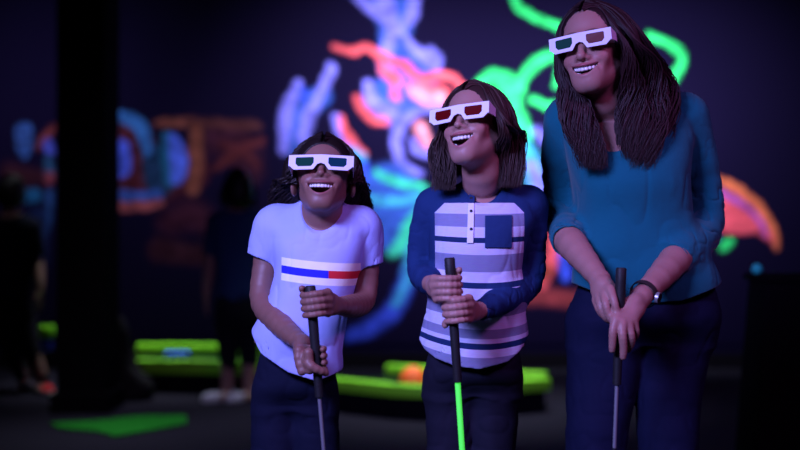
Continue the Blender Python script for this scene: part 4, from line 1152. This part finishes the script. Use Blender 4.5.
# mural strokes: (colour, soft edge px, [(px, py, radius px), ...]) as read off the photo at the wall's distance
V_ = (.24, .21, 1.0); BL_ = (.05, .09, .85); RD_ = (1.0, .12, .16); PK_ = (1.0, .30, .45); GN_ = (.05, 1.0, .25); CY_ = (.06, .42, .75); OR_ = (1.0, .22, .10); TE_ = (.05, .60, .42)
DB_ = (.04, .10, .55); BR_ = (.24, .070, .055); MR_ = (.055, .014, .034)
STROKES = [
 # pale violet figure at the top
 (DB_, 5, [(392, 0, 24), (396, 20, 18), (394, 45, 14), (400, 62, 22), (425, 72, 16)]),
 (V_, 4, [(356, -6, 7), (366, 4, 7), (380, 14, 8)]), (V_, 4, [(384, -4, 12), (388, 14, 11), (392, 34, 8), (386, 54, 8), (384, 72, 7)]),
 (V_, 4, [(414, -6, 8), (413, 10, 8), (408, 22, 7)]), (V_, 3, [(396, 24, 6), (408, 42, 6), (422, 56, 8), (436, 66, 6)]), (BL_, 4, [(400, 40, 5), (408, 56, 6), (420, 68, 5)]),
 (V_, 4, [(430, 50, 5), (438, 60, 6)]),
 # blue hand on the left
 (DB_, 5, [(296, 145, 14), (300, 112, 12), (322, 96, 10)]),
 (V_, 4, [(284, 150, 7), (285, 125, 8), (290, 104, 8), (298, 84, 6)]), (V_, 4, [(303, 140, 8), (308, 118, 8), (318, 98, 6), (327, 80, 6), (332, 68, 6)]), (BL_, 4, [(300, 90, 4), (308, 100, 5)]),
 (V_, 4, [(336, 118, 5), (342, 134, 6), (348, 150, 6)]), (RD_, 3, [(341, 118, 3), (348, 136, 5), (356, 148, 5), (364, 154, 5)]),
 (BL_, 5, [(350, 152, 9), (362, 165, 9), (366, 182, 6)]), (CY_, 4, [(352, 150, 4), (364, 158, 4)]),
 # curled creature
 (DB_, 6, [(395, 100, 26)]), (RD_, 4, [(382, 70, 5), (392, 76, 8), (398, 86, 8), (395, 96, 6)]), (V_, 4, [(368, 84, 6), (370, 98, 9), (380, 108, 9), (396, 112, 9), (405, 104, 6)]),
 (RD_, 4, [(358, 98, 5), (364, 110, 6), (376, 120, 6), (386, 121, 5)]), (BL_, 5, [(400, 88, 5), (408, 98, 7), (402, 110, 6)]),
 (PK_, 4, [(414, 92, 7), (426, 96, 11), (440, 98, 9)]), (RD_, 3, [(412, 86, 4), (430, 88, 5), (448, 92, 5)]),
 (V_, 4, [(446, 110, 5), (424, 110, 5), (408, 118, 6), (398, 132, 7), (397, 150, 7), (404, 166, 6), (420, 174, 5)]), (PK_, 5, [(420, 128, 8), (426, 142, 7)]), (V_, 4, [(412, 140, 4), (420, 152, 5), (432, 154, 5)]),
 # long red tentacle
 (RD_, 3, [(333, 47, 3), (345, 51, 4), (357, 51, 4.5), (368, 47, 4.5), (378, 52, 4.5), (392, 61, 5), (404, 65, 5), (414, 74, 6), (424, 78, 6.5), (438, 76, 6), (450, 77, 5), (462, 86, 5)]), (RD_, 3, [(370, 50, 3), (379, 58, 4), (383, 70, 4)]),
 # teal and blue bands below
 (DB_, 8, [(390, 190, 26), (395, 230, 24)]),
 (TE_, 4, [(378, 174, 5), (392, 180, 6), (408, 186, 6), (424, 188, 5)]), (CY_, 4, [(366, 198, 5), (384, 202, 6), (402, 202, 6), (420, 198, 5)]),
 (TE_, 5, [(420, 212, 6), (408, 228, 8), (402, 244, 8), (392, 254, 6)]), (CY_, 5, [(424, 222, 6), (414, 250, 8), (408, 275, 8)]),
 (BL_, 7, [(410, 268, 8), (402, 295, 10), (388, 315, 10), (368, 330, 9), (350, 336, 7)]), (CY_, 6, [(412, 250, 6), (407, 282, 5), (396, 304, 4)]),
 # green lines
 (GN_, 3, [(514, -3, 4), (520, 8, 5), (533, 16, 5), (546, 22, 5.5), (560, 28, 5), (575, 33, 5)]),
 (GN_, 4, [(476, 88, 5), (486, 78, 6), (500, 75, 7), (512, 80, 7), (518, 92, 8)]), (GN_, 4, [(518, 92, 6), (524, 76, 6), (534, 64, 6), (548, 57, 5), (566, 56, 4)]),
 (GN_, 5, [(500, 80, 7), (512, 98, 9), (518, 116, 9), (526, 132, 7), (522, 150, 6)]), (TE_, 5, [(498, 100, 7), (508, 118, 8), (516, 134, 8)]), (GN_, 4, [(533, 100, 4), (546, 106, 6), (560, 108, 5)]),
 (GN_, 4, [(560, 56, 3), (560, 70, 3.5), (557, 86, 3)]), (GN_, 3, [(650, 36, 5), (664, 42, 5), (676, 49, 5.5), (682, 60, 5), (677, 72, 5), (672, 82, 4)]),
 (CY_, 6, [(522, 140, 7), (530, 160, 12), (536, 185, 12), (548, 205, 10)]), (V_, 6, [(532, 165, 8), (540, 190, 9)]), (V_, 5, [(536, 130, 5), (544, 140, 6)]),
 (RD_, 5, [(540, 205, 5), (552, 222, 8), (556, 245, 9), (550, 265, 9), (542, 285, 7)]), (BL_, 5, [(570, 238, 6), (563, 258, 7), (566, 276, 6)]), (PK_, 5, [(556, 210, 5), (566, 222, 5)]),
 ((.35, .05, .07), 7, [(520, 296, 8), (550, 298, 10), (580, 300, 9)]), ((.30, .06, .03), 6, [(530, 270, 8), (545, 272, 8)]),
 # pink crescent on the right
 ((.95, .11, .17), 4, [(700, 196, 12), (722, 206, 18), (742, 216, 18), (757, 223, 10), (768, 233, 5), (774, 242, 2)]), ((.95, .11, .17), 4, [(704, 215, 12), (722, 222, 12), (740, 228, 8)]),
 ((.42, .10, .62), 3, [(704, 185, 4), (724, 193, 4), (744, 206, 4), (758, 220, 3), (766, 234, 2)]), (OR_, 3, [(700, 176, 5), (718, 181, 5), (736, 188, 5), (752, 200, 5), (766, 216, 5), (774, 232, 4), (777, 248, 2.5)]),
 (GN_, 3, [(724, 246, 6.5), (729, 242, 5)]), (BL_, 3, [(712, 226, 5), (716, 238, 4)]),
 # ring machine on the left
 ((.10, .02, .035), 8, [(125, 150, 30), (150, 175, 26), (185, 170, 24)]), ((.02, .05, .14), 5, [(160, 160, 18), (160, 180, 16)]),
 (MR_, 14, [(215, 140, 14), (240, 145, 16), (250, 170, 12)]), (MR_, 14, [(170, 222, 12), (195, 215, 14), (210, 228, 8)]), ((.05, .015, .03), 8, [(160, 250, 12), (200, 255, 10)]),
 (BR_, 4, [(156, 124, 3.5), (180, 122, 4.5), (198, 123, 4)]), ((.12, .035, .04), 6, [(190, 122, 5), (225, 124, 4), (258, 126, 3)]), (BR_, 4, [(196, 130, 6), (197, 160, 7), (193, 190, 6)]), ((.10, .02, .03), 4, [(215, 168, 4), (238, 152, 5), (262, 140, 4)]), ((.10, .02, .03), 4, [(222, 144, 3), (240, 150, 3), (258, 166, 3)]),
 ((.05, .20, .62), 3, [(112, 117, 6), (126, 117, 6), (137, 124, 7), (144, 137, 7), (147, 152, 5)]), ((.10, .02, .03), 3, [(134, 150, 3), (136, 170, 3), (128, 188, 3), (118, 196, 3)]), ((.10, .16, 1.0), 4, [(122, 148, 8), (124, 160, 8), (122, 172, 7)]),
 ((.02, .14, .30), 3, [(168, 136, 5), (166, 158, 6), (170, 182, 5)]), ((.10, .17, 1.0), 4, [(174, 140, 6), (178, 158, 9), (178, 172, 8), (176, 180, 5)]),
 ((.06, .16, .70), 3, [(112, 196, 5), (135, 196, 5), (158, 195, 5)]), ((.48, .11, .13), 3, [(112, 206, 5), (140, 206, 5), (160, 203, 4)]),
 # mask and marks left of the column
 ((.05, .13, .48), 3, [(24, 132, 9), (24, 146, 8), (25, 155, 4)]), ((.02, .03, .10), 2, [(16, 142, 1.5), (24, 144, 1.5), (32, 142, 1.5)]), ((.02, .03, .10), 2, [(18, 134, 1.2), (31, 134, 1.2)]),
 ((.20, .04, .04), 4, [(38, 146, 3), (46, 136, 4), (54, 128, 3)]), ((.08, .10, .60), 4, [(48, 144, 5), (50, 150, 5)]), ((.06, .016, .028), 12, [(8, 172, 8), (25, 176, 8), (45, 178, 7)]), ((.03, .10, .24), 4, [(49, 160, 4), (49, 172, 4)]), ((.30, .06, .09), 4, [(49, 176, 4), (48, 182, 3)]),
 ((.02, .13, .33), 4, [(28, 196, 6), (35, 195, 6)]), ((.03, .09, .30), 5, [(50, 192, 4), (48, 215, 4), (45, 235, 3)]), ((.015, .025, .10), 7, [(38, 215, 10), (40, 260, 7)]), 
]
def mural():
    step = 1.25; X0, X1, Y0, Y1 = -60, 860, -60, 345
    gx = np.arange(X0, X1 + .1, step); gy = np.arange(Y0, Y1 + .1, step)
    PX, PY = np.meshgrid(gx, gy); sh = PX.shape
    q = np.stack([PX.ravel(), PY.ravel(), 0 * PX.ravel()], 1).astype(F32)
    wob = noise(q, (.11, .11, 1), 1) * 1.6 + noise(q, (.30, .30, 1), 2) * .9
    wob2 = noise(q, (.11, .11, 1), 3) * 1.6
    qq = q.copy(); qq[:, 0] += wob; qq[:, 1] += wob2
    tex = .72 + .28 * noise(q, (.10, .16, 1), 6) + .18 * noise(q, (.45, .45, 1), 9)
    col = np.tile(np.array([.0060, .0040, .0210], F32), (len(q), 1))
    for c, soft_, pts in STROKES:
        pts = np.array(pts, float)
        if pts[:, 0].min() > 270 and pts[:, 2].max() < 14: pts[:, 2] *= .78
        m = np.where((qq[:, 0] > pts[:, 0].min() - 40) & (qq[:, 0] < pts[:, 0].max() + 40) & (qq[:, 1] > pts[:, 1].min() - 40) & (qq[:, 1] < pts[:, 1].max() + 40))[0]
        if len(m) == 0: continue
        P = qq[m]; d = np.full(len(m), 99., F32)
        if len(pts) == 1: d = sph(P, (pts[0, 0], pts[0, 1], 0), pts[0, 2])
        else:
            s_ = spath(np.c_[pts[:, :2], 0 * pts[:, 0], pts[:, 2]], 6 * len(pts))
            for i in range(len(s_) - 1): d = np.minimum(d, cap(P, (s_[i, 0], s_[i, 1], 0), (s_[i + 1, 0], s_[i + 1, 1], 0), s_[i, 3], s_[i + 1, 3]))
        w = np.clip(.5 - d / (soft_ * 1.5), 0, 1)[:, None]; w = w * w * (3 - 2 * w)
        cc = np.array(c, F32) * np.clip(tex[m], .3, 1.15)[:, None]
        col[m] = col[m] * (1 - w) + cc * w
    k = WALL_Y - .012
    W = np.stack([(PX.ravel() - 400) * k / FPX, np.full(PX.size, k), CAM_H - (PY.ravel() - 225) * k / FPX], 1)
    ny, nx = sh; i = np.arange(ny - 1)[:, None]; j = np.arange(nx - 1)[None]
    F = np.stack([i * nx + j, (i + 1) * nx + j, (i + 1) * nx + j + 1, i * nx + j + 1], -1).reshape(-1, 4)
    # a real sheet: skirt round the edge back to the wall
    ring = np.r_[np.arange(nx), np.arange(1, ny) * nx + nx - 1, (ny - 1) * nx + np.arange(nx - 2, -1, -1), np.arange(ny - 2, 0, -1) * nx]
    B = W[ring] + (0, .011, 0); n0 = len(W); r2 = n0 + np.arange(len(ring))
    Fs = np.stack([ring, np.roll(ring, -1), np.roll(r2, -1), r2], 1)
    m, nt, b = new_mat('fluorescent_mural_paint'); b.inputs['Roughness'].default_value = .9; b.inputs['Specular IOR Level'].default_value = .0
    a = nd(nt, 'ShaderNodeAttribute', attribute_name='Col'); nt.links.new(a.outputs['Color'], b.inputs['Base Color'])
    o = mesh_np('mural', np.concatenate([W, B]), np.concatenate([F, Fs]), m, attrs={'Col': ('FLOAT_COLOR', np.concatenate([np.clip(col, 0, 1), col[ring]]))})
    tag(o, 'wide fluorescent mural of tangled tentacles, rings and figures painted on the dark back wall', 'mural')

def build_room():
    wallm = plain('dark_wall', (.0060, .0040, .0210), .9, bump=.4, bscale=30, var=.2, spec=0)
    black = plain('black_paint', (.005, .004, .007), .9, bump=.3, bscale=40, spec=.03)
    floorm = plain('dark_carpet', (.016, .014, .026), .9, bump=.8, bscale=120, var=.3, spec=.1)
    slab('floor', (-4.4, -2.2, -.1), (4.4, WALL_Y, 0), floorm)
    slab('wall_back', (-4.4, WALL_Y, 0), (4.4, WALL_Y + .15, 3.5), wallm)
    slab('wall_left', (-4.55, -2.2, 0), (-4.4, WALL_Y + .15, 3.5), black); slab('wall_right', (4.4, -2.2, 0), (4.55, WALL_Y + .15, 3.5), black)
    slab('wall_front', (-4.4, -2.35, 0), (4.4, -2.2, 3.5), black)
    slab('ceiling', (-4.55, -2.35, 3.5), (4.55, WALL_Y + .15, 3.6), black)
    slab('baseboard_back', (-4.38, WALL_Y - .02, 0), (4.38, WALL_Y - .001, .12), black)
    mural()
    # square black column with a plinth
    a, b = at(56, 300, 6.55), at(105, 300, 6.55)
    root = empty('column', ((a[0] + b[0]) / 2, 6.72, 0)); tag(root, 'square black column standing in the hall at the left', 'column', kind='structure')
    mb = MB(); mb.box(((a[0] + b[0]) / 2, 6.72, 1.75), ((b[0] - a[0]) / 2, .17, 1.749)); mb.build('column_shaft', black, root, smooth=False, bevel=.008)
    mb = MB(); mb.box(((a[0] + b[0]) / 2, 6.72, .06), ((b[0] - a[0]) / 2 + .03, .20, .059)); mb.build('plinth', black, root, smooth=False, bevel=.008)
    # low golf holes edged with neon rails
    rail = plain('neon_green_rail', (.32, 1.0, .03), .5); turf = plain('dark_turf', (.008, .022, .012), .95, bump=1, bscale=300, spec=.05)
    grail = plain('neon_green_rail_deep', (.20, .95, .05), .5)
    def hole(label, poly, h, segs, rw=.035, rh=.030):
        P = np.array(poly, float); c = P.mean(0); root = empty('golf_hole_platform', (c[0], c[1], 0)); tag(root, label, 'mini golf hole', 'raised mini golf holes')
        mb = MB(); mb.prism(P, (0, 0, 0.001), (1, 0, 0), (0, 1, 0), (0, 0, 1), h - .001); mb.build('platform', black, root, smooth=False)
        mb = MB(); Pi = c + (P - c) * .985; mb.prism(Pi, (0, 0, h), (1, 0, 0), (0, 1, 0), (0, 0, 1), .008); mb.build('turf', turf, root, smooth=False)
        for i, j in segs:
            a_, b_ = P[i], P[j]; d = nrm(np.array([*(b_ - a_), 0])); n_ = np.array([-d[1], d[0], 0]); L = np.linalg.norm(b_ - a_)
            mb = MB(); mb.box(np.array([*(a_ + b_) / 2, h + rh + .008]), (L / 2 + rw * .5, rw, rh), np.array([d, n_, [0, 0, 1]]).T); mb.build('rail', rail, root, bevel=.008)
    def fl(px, py, z): Y = (CAM_H - z) * FPX / (py - 225.); return (at(px, py, Y)[0], Y)
    h = .12; z = .17
    hole('raised black golf hole with two neon green rails right of the column', [fl(138, 366.5, z), fl(300, 369, z), fl(300, 351, z), fl(140, 350, z)], h, [(0, 1), (2, 3)], rh=.045)
    hole('raised black golf hole with neon green rails behind the two girls', [fl(300, 379, z), fl(395, 389, z), fl(440, 391, z), fl(545, 383, z), fl(543, 377, z), fl(390, 369, z)], h, [(0, 1), (1, 2), (2, 3), (4, 5)], rw=.04, rh=.036)
    # obstacle ball pieces
    def ball(name, px, py, Y, r, col, label, cat):
        c = at(px, py, Y); mb = MB(); mb.ell(c, (r, r, r), None, 24, 16); o = mb.build(name, plain(name + '_paint', col, .4)); 
        tag(o, label, cat); return o
    c = fl(413, 377, .19); mb = MB(); mb.ell((c[0], c[1] + .1, h + .008), (.085, .085, .115), None, 28, 20, p=.9); o = mb.build('dome_obstacle', plain('orange_paint', (1.0, .16, .03), .5)); tag(o, 'orange dome obstacle on the turf behind the striped top girl', 'golf obstacle')
    c = fl(177, 357, .17); mb = MB(); mb.box((c[0], c[1], h + .008 + .04), (.085, .03, .04)); o = mb.build('block_obstacle', plain('blue_paint', (.05, .20, 1.0), .5), smooth=False, bevel=.01); tag(o, 'small blue block obstacle between two neon green rails', 'golf obstacle')
    # green mat in front of the column
    mb = MB(); pts = [fl(50, 425, 0), fl(100, 422, 0), fl(140, 417.5, 0), fl(186, 417, 0), fl(187, 425, 0), fl(150, 432, 0), fl(115, 438, 0), fl(98, 433, 0), fl(60, 430, 0)]
    mb.prism(pts, (0, 0, .0005), (1, 0, 0), (0, 1, 0), (0, 0, 1), .012); o = mb.build('putting_mat', plain('green_mat', (.004, .20, .008), .9, bump=.8, bscale=200), smooth=False); tag(o, 'dim green putting mat lying on the floor before the black column', 'mat')
    # marker post left of the column
    p = at(46.5, 340, 7.9); root = empty('hole_marker', (p[0], 7.9, 0)); tag(root, 'thin marker post carrying a green block above a blue block', 'marker post')
    mb = MB(); mb.tube([(p[0], 7.9, .001), (p[0], 7.9, .42)], .012, 12); mb.build('post', black, root)
    mb = MB(); mb.box((p[0], 7.9, at(0, 331.5, 7.9)[2]), (.045, .045, .043)); o = mb.build('marker_block', rail, root, bevel=.008); o['label'] = 'green block'
    mb = MB(); mb.box((p[0], 7.9, at(0, 345, 7.9)[2]), (.036, .036, .036)); o = mb.build('marker_block', plain('deep_blue_paint', (.04, .08, .7), .5), root, bevel=.008); o['label'] = 'blue block'
    # tapered dark rock prop leaning to the column foot
    S = SDF(); c0 = at(128, 400, 6.45); b0 = np.array([-1.757, 7.10, 0.])
    S.cap(b0 + (-.02, 0, .05), b0 + (-.06, .02, .48), .13, .06, .03); S.ell(b0 + (.05, 0, .06), (.13, .13, .12), .05)
    S.add(lambda P, d: np.maximum(d + .02 * noise(P, (9, 9, 9), 4), .001 - P[:, 2]), b0, 9, 0, 'f')
    V, Q = S.mesh(b0 + (-.35, -.3, -.05), b0 + (.35, .3, .7), .014); o = mesh_np('rock_prop', V, Q, plain('black_rock', (.006, .005, .008), .9, bump=.5, bscale=20)); tag(o, 'black craggy rock prop at the right foot of the column', 'rock')
    # dark tapered stand at the right with a ball on top
    Y = 4.2; top = at(783, 274, Y); cx = top[0]; zt = at(0, 274, Y)[2]
    root = empty('scorecard_stand', (cx, Y, 0)); tag(root, 'tall black tapered stand at the right edge', 'stand')
    mb = MB(); n = 4; w0, w1 = .155, .10
    V = [(cx + sx * w0, Y + sy * w0, .001) for sx, sy in ((-1, -1), (1, -1), (1, 1), (-1, 1))] + [(cx + sx * w1, Y + sy * w1, zt - .025) for sx, sy in ((-1, -1), (1, -1), (1, 1), (-1, 1))]
    mb.add(V, [[3, 2, 1, 0], [4, 5, 6, 7], [0, 1, 5, 4], [1, 2, 6, 5], [2, 3, 7, 6], [3, 0, 4, 7]]); mb.build('stand_body', black, root, smooth=False, bevel=.006)
    mb = MB(); mb.box((cx, Y, zt - .0125), (.115, .115, .0125)); mb.build('stand_top', black, root, smooth=False, bevel=.004)
    r = .021; c = at(757, 272, Y - .05); c[2] = zt + r; mb = MB(); mb.ell(c, (r, r, r), None, 24, 16); o = mb.build('golf_ball', plain('teal_ball', (.05, .8, .7), .4)); tag(o, 'teal golf ball on the corner of the black stand', 'ball')
import os
M['neon'] = plain('neon_green_shaft', (.15, 1.0, .12), .4, emit=(.06, 1.0, .05), estr=.55)  # weak emission added so the green stays bright under the violet key
M['leather'] = plain('dark_leather', (.03, .02, .02), .5, bump=.3)
if not os.environ.get('NOPEOPLE'):
    build_girl1(); build_girl2(); build_mom(); build_background_people()
build_room()

def area(name, loc, tgt, size, energy, col, size_y=None, spread=180):
    l = bpy.data.lights.new(name, 'AREA'); l.energy = energy; l.color = col; l.size = size
    if size_y: l.shape = 'RECTANGLE'; l.size_y = size_y
    l.spread = math.radians(spread)
    o = bpy.data.objects.new(name, l); COL.objects.link(o); o.location = loc
    o.rotation_euler = (Vector(tgt) - Vector(loc)).to_track_quat('-Z', 'Y').to_euler()
    return o
area('blacklight_key', (-1.3, .3, 2.4), (.08, 2.5, 1.05), 1.0, 26, (.34, .33, 1.0), .5, 70)
area('added_magenta_fill', (1.7, .9, 2.9), (.3, 2.5, .9), .9, 6, (.70, .20, .85), .5, 85)  # unseen fill light added from the right, tinted magenta
# added whitish lights, unseen; they brighten mural, rails and mat in place of fluorescence
area('added_mural_light', (.8, 6.3, 3.4), (.95, WALL_Y, 1.85), 3.2, 74, (.85, .9, 1.0), .15, 60)
area('added_mural_light_left', (-2.3, 6.3, 3.4), (-2.5, WALL_Y, 1.85), 1.6, 11, (.8, .8, 1.0), .15, 60)
area('added_rail_light', (.35, 6.6, 3.4), (.3, 6.8, 0), 1.0, 11, (.85, .9, 1.0), .15, 45)  # added to make the green rails bright
area('added_rail_light_back', (-1.75, 8.2, 3.4), (-1.65, 7.9, 0), 1.0, 10, (.85, .9, 1.0), .15, 40)
area('added_mat_light', (-1.6, 5.9, 3.4), (-1.5, 5.9, 0), .5, 3, (.85, .9, 1.0), .15, 40)

cam = bpy.data.cameras.new('camera'); co = bpy.data.objects.new('camera', cam); COL.objects.link(co)
co.location = (0, 0, CAM_H); co.rotation_euler = (math.pi / 2, 0, 0); cam.lens = 50; cam.sensor_width = 36
cam.dof.use_dof = True; cam.dof.focus_distance = 2.5; cam.dof.aperture_fstop = 1.4; cam.clip_start = .05
SC.camera = co
w = bpy.data.worlds.new('world'); SC.world = w; w.use_nodes = True
w.node_tree.nodes['Background'].inputs[0].default_value = (.02, .018, .06, 1); w.node_tree.nodes['Background'].inputs[1].default_value = .25
vs = SC.view_settings; vs.view_transform = 'Standard'; vs.look = 'None'; vs.exposure = 0; vs.gamma = 1; vs.use_curve_mapping = False
SC.cycles.use_denoising = True
